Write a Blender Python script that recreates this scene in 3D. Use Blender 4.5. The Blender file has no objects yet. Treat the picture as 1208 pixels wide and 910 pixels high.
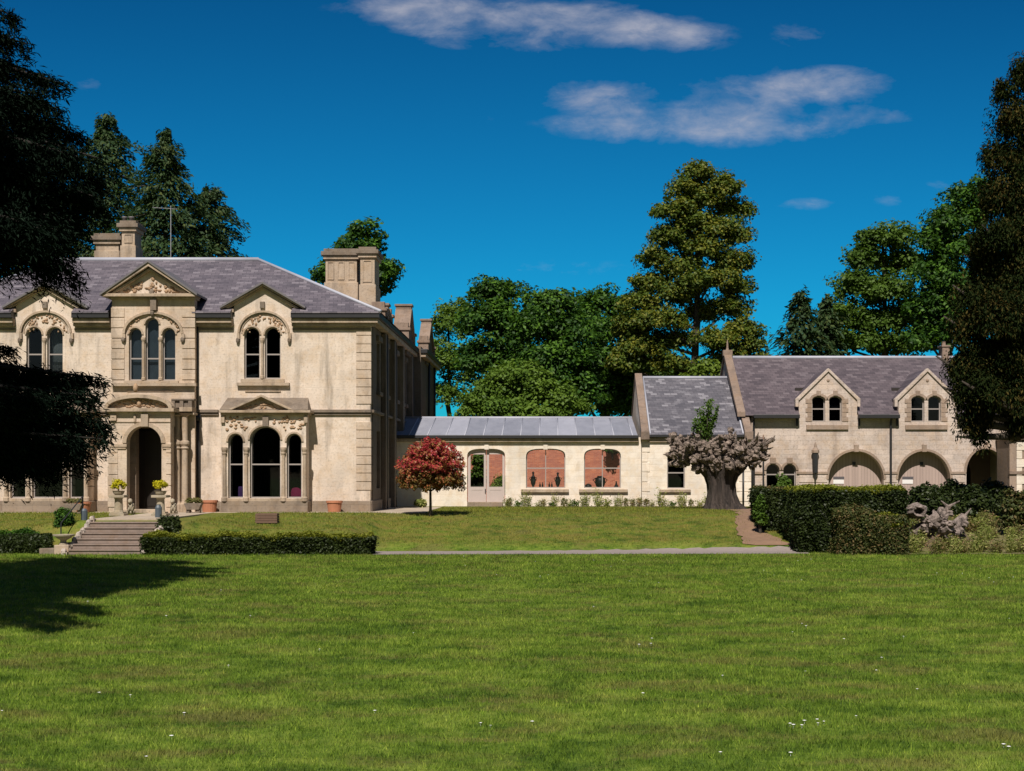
import bpy, bmesh, math, random
import numpy as np
from mathutils import Vector, Matrix
from mathutils.geometry import tessellate_polygon

R = math.radians
random.seed(7)
SC = bpy.context.scene
COL = SC.collection

# ------------------------------------------------------------------ camera, sky, sun, exposure
EYE = 1.7           # camera height above the house terrace
FP, CX, HZ = 1678.0, 650.0, 558.0
cam_d = bpy.data.cameras.new('camera')
cam_d.sensor_width = 36.0
cam_d.lens = 36.0 * FP / 1208.0
cam_d.shift_x = -(CX - 604.0) / 1208.0
cam_d.shift_y = (HZ - 455.0) / 1208.0
cam_d.clip_start = 0.5
cam_d.clip_end = 6000.0
cam = bpy.data.objects.new('camera', cam_d)
COL.objects.link(cam)
cam.location = (0, 0, EYE)
cam.rotation_euler = (R(90), 0, 0)
SC.camera = cam

SUN_EL, SUN_AZ = 50.0, 7.0
sun_d = bpy.data.lights.new('sun', 'SUN')
sun_d.energy = 5.0
sun_d.angle = R(0.53)
sun_d.color = (1.0, 0.92, 0.83)
sun = bpy.data.objects.new('sun', sun_d)
COL.objects.link(sun)
sun.location = (-10, -40, 60)
sun.rotation_euler = (R(90 - SUN_EL), 0, R(-SUN_AZ))

SC.view_settings.view_transform = 'Standard'
SC.view_settings.look = 'None'
SC.view_settings.gamma = 1.0
SC.view_settings.exposure = 0.18
SC.view_settings.use_curve_mapping = False
try:
    SC.cycles.max_bounces = 6
    SC.cycles.transparent_max_bounces = 12
    SC.cycles.diffuse_bounces = 3
except Exception:
    pass


class NT:
    """tiny node-tree writer"""
    def __init__(s, tree):
        s.t = tree
        s.n = tree.nodes
        s.n.clear()

    def new(s, typ, **kw):
        nd = s.n.new(typ)
        for k, v in kw.items():
            setattr(nd, k, v)
        return nd

    def set(s, sock, v):
        if hasattr(v, 'is_output'):
            s.t.links.new(v, sock)
        elif isinstance(v, (tuple, list)):
            if len(v) == 3 and len(sock.default_value) == 4:
                v = (*v, 1.0)
            sock.default_value = v
        else:
            sock.default_value = v

    def math(s, op, a, b=None, c=None, clamp=False):
        nd = s.new('ShaderNodeMath', operation=op, use_clamp=clamp)
        s.set(nd.inputs[0], a)
        if b is not None:
            s.set(nd.inputs[1], b)
        if c is not None:
            s.set(nd.inputs[2], c)
        return nd.outputs[0]

    def mix(s, fac, a, b, blend='MIX'):
        nd = s.new('ShaderNodeMix', data_type='RGBA', blend_type=blend)
        s.set(nd.inputs[0], fac)
        s.set(nd.inputs[6], a)
        s.set(nd.inputs[7], b)
        return nd.outputs[2]

    def ramp(s, fac, stops):
        nd = s.new('ShaderNodeValToRGB')
        el = nd.color_ramp.elements
        while len(el) < len(stops):
            el.new(0.5)
        for e, (p, c) in zip(el, stops):
            e.position = p
            e.color = (*c, 1) if len(c) == 3 else c
        s.set(nd.inputs[0], fac)
        return nd.outputs[0]

    def noise(s, vec, scale, detail=4, rough=0.55, dist=0.0):
        nd = s.new('ShaderNodeTexNoise')
        if vec is not None:
            s.set(nd.inputs['Vector'], vec)
        nd.inputs['Scale'].default_value = scale
        nd.inputs['Detail'].default_value = detail
        nd.inputs['Roughness'].default_value = rough
        nd.inputs['Distortion'].default_value = dist
        return nd.outputs['Fac']

    def mapping(s, vec, scale=(1, 1, 1), loc=(0, 0, 0)):
        nd = s.new('ShaderNodeMapping')
        s.set(nd.inputs['Vector'], vec)
        nd.inputs['Scale'].default_value = scale
        nd.inputs['Location'].default_value = loc
        return nd.outputs[0]

    def sep(s, vec):
        nd = s.new('ShaderNodeSeparateXYZ')
        s.set(nd.inputs[0], vec)
        return nd.outputs

    def comb(s, x, y, z):
        nd = s.new('ShaderNodeCombineXYZ')
        for i, v in enumerate((x, y, z)):
            s.set(nd.inputs[i], v)
        return nd.outputs[0]


# ---- world: Nishita sky graded to a deep polarised blue, with thin clouds
world = bpy.data.worlds.new('World')
SC.world = world
world.use_nodes = True
w = NT(world.node_tree)
out = w.new('ShaderNodeOutputWorld')
bg = w.new('ShaderNodeBackground')
sky = w.new('ShaderNodeTexSky')
sky.sky_type = 'NISHITA'
sky.sun_disc = False
sky.sun_elevation = R(SUN_EL)
sky.sun_rotation = R(180 + SUN_AZ)
sky.air_density = 1.0
sky.dust_density = 0.3
sky.ozone_density = 3.0
skyc = w.mix(1.0, sky.outputs[0], (0.03, 0.64, 0.95), 'MULTIPLY')
geo = w.new('ShaderNodeTexCoord')
sx, sy, sz = w.sep(geo.outputs['Generated'])
ys = w.math('MAXIMUM', sy, 0.02)
u = w.math('DIVIDE', sx, ys)
v = w.math('DIVIDE', sz, ys)
uv = w.comb(u, v, 0.0)
# polarised: darkest high up, paler towards the trees
el_ = w.ramp(v, [(0.0, (1.05, 0.98, 0.96)), (0.12, (0.95, 0.92, 0.92)), (0.36, (0.50, 0.50, 0.58))])
skyc = w.mix(1.0, skyc, el_, 'MULTIPLY')
n1 = w.noise(w.mapping(uv, (7, 19, 1)), 1.0, 8, 0.62, 0.35)
n2 = w.noise(w.mapping(uv, (30, 62, 1), (3, 1, 0)), 1.0, 6, 0.65, 0.3)
nn = w.math('ADD', w.math('MULTIPLY', n1, 0.68), w.math('MULTIPLY', n2, 0.32))
cl = None
for (px, py, rx, ry, amp) in ((830, 148, 215, 30, 1.0), (705, 112, 95, 26, 0.85), (950, 105, 120, 32, 0.85), (860, 125, 90, 40, 0.9), (1015, 138, 75, 15, 0.75), (990, 96, 80, 22, 0.8),
                              (640, 38, 190, 36, 1.0), (560, 18, 150, 30, 0.85), (690, 24, 120, 28, 0.9), (800, 40, 80, 26, 0.75), (470, 6, 100, 22, 0.6),
                              (950, 240, 42, 10, 0.42), (1055, 236, 32, 10, 0.40), (1110, 222, 40, 11, 0.42),
                              (660, 318, 110, 14, 0.33), (570, 135, 20, 14, 0.2), (105, 97, 26, 13, 0.42), (945, 38, 45, 24, 0.42)):
    du = w.math('DIVIDE', w.math('SUBTRACT', u, (px - CX) / FP), rx / FP)
    dv = w.math('DIVIDE', w.math('SUBTRACT', v, (HZ - py) / FP), ry / FP)
    d2 = w.math('ADD', w.math('MULTIPLY', du, du), w.math('MULTIPLY', dv, dv))
    m = w.math('MULTIPLY', w.math('SUBTRACT', 1.0, d2, clamp=True), amp)
    cl = m if cl is None else w.math('SUBTRACT', w.math('ADD', cl, m), w.math('MULTIPLY', cl, m))
# eat the ellipse edges with noise
den = w.math('ADD', w.math('MULTIPLY', cl, 0.86), w.math('MULTIPLY', w.math('SUBTRACT', nn, 0.575), 3.3))
den = w.math('MULTIPLY', den, w.math('MULTIPLY', cl, 3.0, clamp=True))
den = w.ramp(den, [(0.0, (0, 0, 0)), (0.25, (0.10,) * 3), (0.6, (0.40,) * 3), (1.15, (0.86,) * 3)])
den = w.math('MULTIPLY', den, w.math('GREATER_THAN', sy, 0.05))
# pale neutral tint added to the unseen sky behind, to shape the fill light
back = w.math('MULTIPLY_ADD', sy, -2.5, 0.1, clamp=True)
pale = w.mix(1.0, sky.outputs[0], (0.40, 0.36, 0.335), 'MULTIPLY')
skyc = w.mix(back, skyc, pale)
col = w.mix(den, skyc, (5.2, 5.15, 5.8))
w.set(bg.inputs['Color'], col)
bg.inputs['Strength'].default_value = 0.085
w.t.links.new(bg.outputs[0], out.inputs[0])


# ------------------------------------------------------------------ helpers
def PX(px, Y):
    return (px - CX) * Y / FP


def PZ(py, Y):
    return EYE + (HZ - py) * Y / FP


def pts(lst, Y):
    return [(PX(a, Y), PZ(b, Y)) for a, b in lst]


def worldloc(o):
    v = Vector((0, 0, 0))
    while o is not None:
        v += o.location
        o = o.parent
    return v


def smoothstep(a, b, x):
    t = np.clip((x - a) / (b - a), 0, 1)
    return t * t * (3 - 2 * t)


def thing(name, label, cat, loc=(0, 0, 0), group=None):
    o = bpy.data.objects.new(name, None)
    COL.objects.link(o)
    o.location = loc
    o.empty_display_size = 0.3
    o['label'] = label
    o['category'] = cat
    if group:
        o['group'] = group
    return o


def tag(o, label, cat, group=None):
    o['label'] = label
    o['category'] = cat
    if group:
        o['group'] = group
    return o


def copy_tree(o, parent=None):
    c = o.copy()
    COL.objects.link(c)
    if parent is not None:
        c.parent = parent
    for ch in list(o.children):
        copy_tree(ch, c)
    return c


def link_mesh(name, me, mat, parent=None, kind=None):
    me.materials.append(mat)
    o = bpy.data.objects.new(name, me)
    COL.objects.link(o)
    if parent is not None:
        o.parent = parent
    if kind:
        o['kind'] = kind
    return o


def arch(x0, x1, z0, zs, zt, n=14):
    """outline of an arched opening, counter-clockwise from bottom left"""
    p = [(x0, z0), (x1, z0), (x1, zs)]
    cx, rx, rz = (x0 + x1) / 2, (x1 - x0) / 2, zt - zs
    for i in range(1, n):
        a = math.pi * i / n
        p.append((cx + rx * math.cos(a), zs + rz * math.sin(a)))
    p.append((x0, zs))
    return p


def rect(x0, x1, z0, z1):
    return [(x0, z0), (x1, z0), (x1, z1), (x0, z1)]


class MB:
    def __init__(s):
        s.v = []
        s.f = []

    def add(s, vs, fs):
        b = len(s.v)
        s.v += [tuple(p) for p in vs]
        s.f += [tuple(b + i for i in f) for f in fs]
        return s

    def box(s, x0, x1, y0, y1, z0, z1):
        if x0 > x1: x0, x1 = x1, x0
        if y0 > y1: y0, y1 = y1, y0
        if z0 > z1: z0, z1 = z1, z0
        return s.add([(x0, y0, z0), (x1, y0, z0), (x1, y1, z0), (x0, y1, z0),
                      (x0, y0, z1), (x1, y0, z1), (x1, y1, z1), (x0, y1, z1)],
                     [(0, 3, 2, 1), (4, 5, 6, 7), (0, 1, 5, 4), (1, 2, 6, 5), (2, 3, 7, 6), (3, 0, 4, 7)])

    def pbox(s, a, b, y0, y1, c, d):
        """box given in picture measures taken at depth y0"""
        return s.box(PX(a, y0), PX(b, y0), y0, y1, PZ(d, y0), PZ(c, y0))

    def slab(s, outer, holes, y0, y1, axis='y'):
        """polygon (x,z) with holes, extruded along y (or along x for axis='x', polygon is (y,z))"""
        loops = [outer] + list(holes)
        tris = tessellate_polygon([[Vector((p[0], p[1], 0)) for p in L] for L in loops])
        flat = [p for L in loops for p in L]
        n = len(flat)
        if axis == 'y':
            vs = [(p[0], y0, p[1]) for p in flat] + [(p[0], y1, p[1]) for p in flat]
        else:
            vs = [(y0, p[0], p[1]) for p in flat] + [(y1, p[0], p[1]) for p in flat]
        fs = [tuple(t) for t in tris] + [tuple(i + n for i in reversed(t)) for t in tris]
        k = 0
        for L in loops:
            m = len(L)
            for i in range(m):
                a, b = k + i, k + (i + 1) % m
                fs.append((a, b, b + n, a + n))
            k += m
        return s.add(vs, fs)

    def ring(s, outer, wid, y0, y1):
        """frame following an outline, wid inside it"""
        xs = [p[0] for p in outer]; zs = [p[1] for p in outer]
        cx, cz = (min(xs) + max(xs)) / 2, (min(zs) + max(zs)) / 2
        hx, hz = (max(xs) - min(xs)) / 2, (max(zs) - min(zs)) / 2
        inner = [(cx + (p[0] - cx) * (1 - wid / hx), cz + (p[1] - cz) * (1 - wid / hz)) for p in outer]
        return s.band(outer, inner, y0, y1, True)

    def band(s, A, B, y0, y1, closed=False):
        n = len(A)
        vs = [(p[0], y0, p[1]) for p in A] + [(p[0], y0, p[1]) for p in B] + \
             [(p[0], y1, p[1]) for p in A] + [(p[0], y1, p[1]) for p in B]
        fs = []
        for i in range(n if closed else n - 1):
            j = (i + 1) % n
            fs += [(i, j, n + j, n + i), (2 * n + i, 3 * n + i, 3 * n + j, 2 * n + j),
                   (i, 2 * n + i, 2 * n + j, j), (n + i, n + j, 3 * n + j, 3 * n + i)]
        if not closed:
            for i in (0, n - 1):
                fs.append((i, n + i, 3 * n + i, 2 * n + i))
        return s.add(vs, fs)

    def archband(s, x0, x1, zs, zt, wid, y0, y1, n=18):
        """moulding round the head of an arch"""
        A, B = [], []
        cx = (x0 + x1) / 2
        for i in range(n + 1):
            a = math.pi * i / n
            A.append((cx + (x1 - x0) / 2 * math.cos(a), zs + (zt - zs) * math.sin(a)))
            B.append((cx + ((x1 - x0) / 2 + wid) * math.cos(a), zs + (zt - zs + wid) * math.sin(a)))
        return s.band(A, B, y0, y1)

    def tube(s, path, radii, n=8, cap=True):
        path = [Vector(p) for p in path]
        b = len(s.v)
        m = len(path)
        for i, p in enumerate(path):
            d = (path[min(i + 1, m - 1)] - path[max(i - 1, 0)])
            if d.length < 1e-6:
                d = Vector((0, 0, 1))
            d.normalize()
            a = d.orthogonal().normalized() if abs(d.z) < 0.95 else Vector((1, 0, 0))
            a = (a - d * a.dot(d)).normalized()
            c = d.cross(a)
            r = radii[i] if hasattr(radii, '__len__') else radii
            for k in range(n):
                t = 2 * math.pi * k / n
                s.v.append(tuple(p + (a * math.cos(t) + c * math.sin(t)) * r))
        for i in range(m - 1):
            for k in range(n):
                k2 = (k + 1) % n
                s.f.append((b + i * n + k, b + i * n + k2, b + (i + 1) * n + k2, b + (i + 1) * n + k))
        if cap:
            s.f.append(tuple(b + k for k in reversed(range(n))))
            s.f.append(tuple(b + (m - 1) * n + k for k in range(n)))
        return s

    def lathe(s, cx, cy, prof, n=16):
        """profile of (radius, z)"""
        b = len(s.v)
        for r, z in prof:
            for k in range(n):
                t = 2 * math.pi * k / n
                s.v.append((cx + r * math.cos(t), cy + r * math.sin(t), z))
        for i in range(len(prof) - 1):
            for k in range(n):
                k2 = (k + 1) % n
                s.f.append((b + i * n + k, b + i * n + k2, b + (i + 1) * n + k2, b + (i + 1) * n + k))
        s.f.append(tuple(b + k for k in reversed(range(n))))
        s.f.append(tuple(b + (len(prof) - 1) * n + k for k in range(n)))
        return s

    def blob(s, c, r, n=7, m=5, jit=0.0):
        c = Vector(c)
        r = r if hasattr(r, '__len__') else (r, r, r)
        b = len(s.v)
        s.v.append((c.x, c.y, c.z + r[2]))
        for i in range(1, m):
            ph = math.pi * i / m
            for k in range(n):
                t = 2 * math.pi * k / n
                q = 1 + random.uniform(-jit, jit)
                s.v.append((c.x + r[0] * math.sin(ph) * math.cos(t) * q, c.y + r[1] * math.sin(ph) * math.sin(t) * q,
                            c.z + r[2] * math.cos(ph) * q))
        s.v.append((c.x, c.y, c.z - r[2]))
        e = len(s.v) - 1
        for k in range(n):
            k2 = (k + 1) % n
            s.f.append((b, b + 1 + k, b + 1 + k2))
            for i in range(m - 2):
                q = b + 1 + i * n
                s.f.append((q + k, q + n + k, q + n + k2, q + k2))
            q = b + 1 + (m - 2) * n
            s.f.append((q + k, e, q + k2))
        return s

    def islands(s, tol):
        n = len(s.v)
        up = list(range(n))

        def find(a):
            while up[a] != a:
                up[a] = up[up[a]]
                a = up[a]
            return a
        for f in s.f:
            r = find(f[0])
            for i in f[1:]:
                up[find(i)] = r
        box = {}
        for i, p in enumerate(s.v):
            r = find(i)
            b = box.get(r)
            if b is None:
                box[r] = [list(p), list(p), {r}]
            else:
                for k in range(3):
                    b[0][k] = min(b[0][k], p[k]); b[1][k] = max(b[1][k], p[k])
        cl = []
        for b in box.values():
            lo, hi, ids = b
            again = True
            while again:
                again = False
                for c in cl:
                    if all(lo[k] <= c[1][k] + tol and hi[k] >= c[0][k] - tol for k in range(3)):
                        lo = [min(lo[k], c[0][k]) for k in range(3)]
                        hi = [max(hi[k], c[1][k]) for k in range(3)]
                        ids = ids | c[2]
                        cl.remove(c)
                        again = True
                        break
            cl.append([lo, hi, ids])
        if len(cl) < 2:
            return [s]
        owner = {}
        for i, c in enumerate(cl):
            for r in c[2]:
                owner[r] = i
        parts = [MB() for _ in cl]
        idx = {}
        for i, p in enumerate(s.v):
            m = parts[owner[find(i)]]
            idx[i] = len(m.v)
            m.v.append(p)
        for f in s.f:
            parts[owner[find(f[0])]].f.append(tuple(idx[i] for i in f))
        return parts

    def build(s, name, mat, parent=None, smooth=False, bevel=0.0, kind=None, recalc=True, tol=0.004):
        if parent is not None and name not in ('trunk', 'stem', 'aerial', 'sprout', 'burr_head', 'twig_core', 'ridge_flashing', 'ridge_capping', 'roof_roll', 'curtain'):
            ps = s.islands(tol)
            if 1 < len(ps) <= 90:
                return [p.build1(name, mat, parent, smooth, bevel, kind, recalc) for p in ps][0]
        return s.build1(name, mat, parent, smooth, bevel, kind, recalc)

    def build1(s, name, mat, parent=None, smooth=False, bevel=0.0, kind=None, recalc=True):
        o0 = worldloc(parent) if parent is not None else Vector((0, 0, 0))
        me = bpy.data.meshes.new(name)
        me.from_pydata([(p[0] - o0.x, p[1] - o0.y, p[2] - o0.z) for p in s.v], [], s.f)
        if recalc:
            bm = bmesh.new()
            bm.from_mesh(me)
            bmesh.ops.recalc_face_normals(bm, faces=bm.faces)
            bm.to_mesh(me)
            bm.free()
        if smooth:
            for p in me.polygons:
                p.use_smooth = True
        o = link_mesh(name, me, mat, parent, kind)
        if bevel:
            md = o.modifiers.new('bevel', 'BEVEL')
            md.width = bevel
            md.segments = 2
            md.limit_method = 'ANGLE'
            md.angle_limit = R(40)
        return o


# ------------------------------------------------------------------ materials
def material(name):
    m = bpy.data.materials.new(name)
    m.use_nodes = True
    t = NT(m.node_tree)
    o = t.new('ShaderNodeOutputMaterial')
    b = t.new('ShaderNodeBsdfPrincipled')
    t.t.links.new(b.outputs[0], o.inputs[0])
    return m, t, b, o


def pos(t):
    return t.new('ShaderNodeNewGeometry').outputs['Position']


def bump(t, b, h, strength=0.3, dist=0.02):
    n = t.new('ShaderNodeBump')
    n.inputs['Strength'].default_value = strength
    n.inputs['Distance'].default_value = dist
    t.set(n.inputs['Height'], h)
    t.t.links.new(n.outputs[0], b.inputs['Normal'])


def mat_plain(name, c, rough=0.7, metal=0.0, var=0.25, scale=3.0):
    m, t, b, o = material(name)
    p = pos(t)
    n = t.noise(p, scale, 5, 0.6)
    k = 1 - var
    t.set(b.inputs['Base Color'], t.mix(n, tuple(x * k for x in c), tuple(min(1, x * (1 + var)) for x in c)))
    b.inputs['Roughness'].default_value = rough
    b.inputs['Metallic'].default_value = metal
    bump(t, b, t.noise(p, scale * 12, 3), 0.15, 0.01)
    return m


def mat_stone(name, c, dark, courses=None, stain=0.5, speck=0.3, mortar=0.10, cstr=0.45):
    """weathered limestone: colour drift, soft courses, grey runs below ledges that stay with the stone"""
    m, t, b, o = material(name)
    p = pos(t)
    x, y, z = t.sep(p)
    big = t.noise(p, 0.45, 5, 0.6, 0.3)
    mid = t.noise(p, 2.0, 8, 0.72)
    fine = t.noise(p, 11, 4, 0.65)
    col = t.mix(t.ramp(big, [(0.3, (0, 0, 0)), (0.7, (1, 1, 1))]), tuple(v * 0.78 for v in c), tuple(min(1, v * 1.10) for v in c))
    col = t.mix(t.math('MULTIPLY', t.ramp(mid, [(0.45, (0, 0, 0)), (0.62, (1, 1, 1))]), 0.6), col, (c[0] * 0.84, c[1] * 0.74, c[2] * 0.60))
    run = t.noise(t.mapping(p, (1.6, 1.6, 0.22)), 1.0, 6, 0.65)
    col = t.mix(t.math('MULTIPLY', t.ramp(run, [(0.50, (0, 0, 0)), (0.70, (1, 1, 1))]), stain), col, dark)
    vor = t.noise(t.mapping(p, (1.3, 1.3, 0.9), (4, 9, 2)), 0.8, 2, 0.4)
    col = t.mix(t.math('MULTIPLY', t.ramp(vor, [(0.56, (0, 0, 0)), (0.585, (1, 1, 1))]), 0.35), col, tuple(min(1, v * 1.12) for v in c))
    sp = t.ramp(fine, [(0.52, (0, 0, 0)), (0.70, (1, 1, 1))])
    col = t.mix(t.math('MULTIPLY', sp, speck), col, dark)
    h = t.math('ADD', t.math('MULTIPLY', fine, 0.6), t.math('MULTIPLY', mid, 0.4))
    if courses:
        bw, bh = courses
        br = t.new('ShaderNodeTexBrick')
        t.set(br.inputs['Vector'], t.comb(t.math('ADD', x, y), z, 0.0))
        br.inputs['Scale'].default_value = 1.0
        br.inputs['Brick Width'].default_value = bw
        br.inputs['Row Height'].default_value = bh
        br.inputs['Mortar Size'].default_value = 0.012
        br.inputs['Mortar Smooth'].default_value = 0.4
        br.inputs['Color1'].default_value = (0.78, 0.78, 0.78, 1)
        br.inputs['Color2'].default_value = (1.12, 1.08, 1.04, 1)
        br.inputs['Mortar'].default_value = (1 - mortar * 3, 1 - mortar * 3, 1 - mortar * 3, 1)
        col = t.mix(cstr, col, t.mix(1.0, col, br.outputs['Color'], 'MULTIPLY'))
        h = t.math('SUBTRACT', h, t.math('MULTIPLY', br.outputs['Fac'], 1.2 * cstr))
    t.set(b.inputs['Base Color'], col)
    b.inputs['Roughness'].default_value = 0.88
    bump(t, b, h, 0.5, 0.03)
    return m


def mat_slate(name, c1, c2, light, bw=0.36, bh=0.22, lightf=0.25):
    m, t, b, o = material(name)
    p = pos(t)
    x, y, z = t.sep(p)
    br = t.new('ShaderNodeTexBrick')
    t.set(br.inputs['Vector'], t.comb(t.math('ADD', x, t.math('MULTIPLY', y, 0.13)), t.math('MULTIPLY', z, 1.0 / 0.5), 0.0))
    br.inputs['Scale'].default_value = 1.0
    br.inputs['Brick Width'].default_value = bw
    br.inputs['Row Height'].default_value = bh
    br.inputs['Mortar Size'].default_value = 0.009
    br.inputs['Bias'].default_value = 0.0
    br.inputs['Color1'].default_value = (0, 0, 0, 1)
    br.inputs['Color2'].default_value = (1, 1, 1, 1)
    br.inputs['Mortar'].default_value = (0.5, 0.5, 0.5, 1)
    f = t.math('ADD', t.math('MULTIPLY', br.outputs['Color'], 0.55), t.math('MULTIPLY', t.noise(p, 0.9, 5, 0.65), 0.6))
    col = t.mix(t.ramp(f, [(0.2, (0, 0, 0)), (0.8, (1, 1, 1))]), c1, c2)
    lf = t.ramp(t.noise(t.mapping(p, (1.0, 1.0, 2.6)), 1.3, 5, 0.7), [(0.54, (0, 0, 0)), (0.70, (1, 1, 1))])
    col = t.mix(t.math('MULTIPLY', lf, lightf), col, light)
    hi = t.ramp(br.outputs['Color'], [(0.86, (0, 0, 0)), (0.9, (1, 1, 1))])
    col = t.mix(t.math('MULTIPLY', hi, lightf), col, light)
    col = t.mix(t.math('MULTIPLY', br.outputs['Fac'], 0.6), col, tuple(v * 0.35 for v in c1))
    t.set(b.inputs['Base Color'], col)
    b.inputs['Roughness'].default_value = 0.55
    h = t.math('SUBTRACT', t.math('MULTIPLY', br.outputs['Color'], 0.4), br.outputs['Fac'])
    bump(t, b, h, 0.5, 0.02)
    return m


def mat_leaf(name, c1, c2, c3=None, scale=0.5, rough=0.55, trans=0.3, c3lo=0.5, c3hi=0.7, spec=0.22):
    """leaves: colour varies leaf by leaf and branch by branch; some light comes through"""
    m, t, b, o = material(name)
    p = pos(t)
    rnd = t.new('ShaderNodeNewGeometry').outputs['Random Per Island']
    n = t.noise(p, scale, 4, 0.6)
    f = t.math('ADD', t.math('MULTIPLY', rnd, 0.5), t.math('MULTIPLY', t.ramp(n, [(0.3, (0, 0, 0)), (0.7, (1, 1, 1))]), 0.5))
    col = t.mix(f, c1, c2)
    if c3:
        n3 = t.noise(t.mapping(p, loc=(13, 5, 2)), scale * 1.7, 3, 0.6)
        f3 = t.math('ADD', t.math('MULTIPLY', rnd, 0.35), t.math('MULTIPLY', n3, 0.65))
        col = t.mix(t.ramp(f3, [(c3lo, (0, 0, 0)), (c3hi, (1, 1, 1))]), col, c3)
    t.set(b.inputs['Base Color'], col)
    b.inputs['Roughness'].default_value = rough
    b.inputs['Specular IOR Level'].default_value = spec
    tr = t.new('ShaderNodeBsdfTranslucent')
    t.set(tr.inputs['Color'], t.mix(1.0, col, (1.1, 1.15, 0.5), 'MULTIPLY'))
    mx = t.new('ShaderNodeMixShader')
    mx.inputs[0].default_value = trans
    t.t.links.new(b.outputs[0], mx.inputs[1])
    t.t.links.new(tr.outputs[0], mx.inputs[2])
    t.t.links.new(mx.outputs[0], o.inputs[0])
    return m


def mat_glass(name, tint=(0.7, 0.74, 0.76)):
    m, t, b, o = material(name)
    tp = t.new('ShaderNodeBsdfTransparent')
    tp.inputs[0].default_value = (*tint, 1)
    gl = t.new('ShaderNodeBsdfGlossy')
    gl.inputs['Roughness'].default_value = 0.02
    gl.inputs['Color'].default_value = (0.9, 0.95, 1, 1)
    fr = t.new('ShaderNodeFresnel')
    fr.inputs[0].default_value = 1.5
    mx = t.new('ShaderNodeMixShader')
    t.set(mx.inputs[0], t.math('MULTIPLY', fr.outputs[0], 0.6))
    t.t.links.new(tp.outputs[0], mx.inputs[1])
    t.t.links.new(gl.outputs[0], mx.inputs[2])
    t.t.links.new(mx.outputs[0], o.inputs[0])
    return m


def mat_grass(name, blades=False):
    m, t, b, o = material(name)
    p = pos(t)
    a = t.noise(t.mapping(p, (0.6, 1.0, 1)), 0.8, 6, 0.66, 0.5)
    c = t.noise(t.mapping(p, (0.9, 1.1, 1), (7, 3, 0)), 1.9, 6, 0.68)
    d = t.noise(p, 9.0, 4, 0.7)
    f = t.math('ADD', t.math('MULTIPLY', a, 0.36), t.math('ADD', t.math('MULTIPLY', c, 0.40), t.math('MULTIPLY', d, 0.34)))
    g1, g2, g3 = (0.054, 0.112, 0.013), (0.155, 0.248, 0.027), (0.290, 0.372, 0.062)
    col = t.ramp(f, [(0.45, g1), (0.55, g2), (0.655, g3)])
    br = t.noise(t.mapping(p, (0.7, 1.3, 1), (31, 17, 0)), 0.8, 6, 0.7, 0.3)
    col = t.mix(t.math('MULTIPLY', t.ramp(br, [(0.50, (0, 0, 0)), (0.62, (1, 1, 1))]), 0.60), col, (0.235, 0.202, 0.070))
    # the terrace bank is a little drier
    x, y, z = t.sep(p)
    dry = t.ramp(t.math('MULTIPLY_ADD', z, 1.0, 1.15), [(0.05, (0, 0, 0)), (0.3, (1, 1, 1))])
    col = t.mix(t.math('MULTIPLY', dry, t.ramp(c, [(0.38, (0.05,) * 3), (0.62, (0.85,) * 3)])), col, (0.27, 0.225, 0.055))
    if blades:
        rnd = t.new('ShaderNodeNewGeometry').outputs['Random Per Island']
        col = t.mix(1.0, col, t.ramp(rnd, [(0.0, (0.60, 0.62, 0.55)), (0.6, (1.1, 1.1, 1.06)), (0.93, (1.4, 1.34, 1.2)), (1.0, (1.9, 1.7, 1.5))]), 'MULTIPLY')
    else:
        col = t.mix(1.0, col, (0.60, 0.60, 0.56), 'MULTIPLY')
    t.set(b.inputs['Base Color'], col)
    b.inputs['Roughness'].default_value = 0.75
    b.inputs['Specular IOR Level'].default_value = 0.15
    if blades:
        tr = t.new('ShaderNodeBsdfTranslucent')
        t.set(tr.inputs['Color'], col)
        mx = t.new('ShaderNodeMixShader')
        mx.inputs[0].default_value = 0.4
        t.t.links.new(b.outputs[0], mx.inputs[1])
        t.t.links.new(tr.outputs[0], mx.inputs[2])
        t.t.links.new(mx.outputs[0], o.inputs[0])
    else:
        bump(t, b, t.math('ADD', d, t.noise(p, 40, 3)), 0.6, 0.03)
    return m


def mat_brick(name):
    m, t, b, o = material(name)
    p = pos(t)
    x, y, z = t.sep(p)
    br = t.new('ShaderNodeTexBrick')
    t.set(br.inputs['Vector'], t.comb(x, z, 0.0))
    br.inputs['Scale'].default_value = 1.0
    br.inputs['Brick Width'].default_value = 0.23
    br.inputs['Row Height'].default_value = 0.076
    br.inputs['Mortar Size'].default_value = 0.008
    br.inputs['Color1'].default_value = (0.38, 0.095, 0.045, 1)
    br.inputs['Color2'].default_value = (0.60, 0.20, 0.10, 1)
    br.inputs['Mortar'].default_value = (0.42, 0.26, 0.19, 1)
    n = t.noise(p, 1.5, 5, 0.65)
    col = t.mix(t.ramp(n, [(0.4, (0, 0, 0)), (0.65, (0.75,) * 3)]), br.outputs['Color'], (0.34, 0.13, 0.10))
    t.set(b.inputs['Base Color'], col)
    b.inputs['Roughness'].default_value = 0.9
    bump(t, b, t.math('SUBTRACT', 1.0, br.outputs['Fac']), 0.4, 0.01)
    return m


def mat_bark(name, c1, c2, scale=6.0, sx=0.25, strength=0.9, dist=0.06):
    m, t, b, o = material(name)
    p = pos(t)
    n = t.noise(t.mapping(p, (1, 1, sx)), scale, 7, 0.7, 0.6)
    t.set(b.inputs['Base Color'], t.ramp(n, [(0.33, c1), (0.66, c2)]))
    b.inputs['Roughness'].default_value = 0.95
    bump(t, b, n, strength, dist)
    return m


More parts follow.
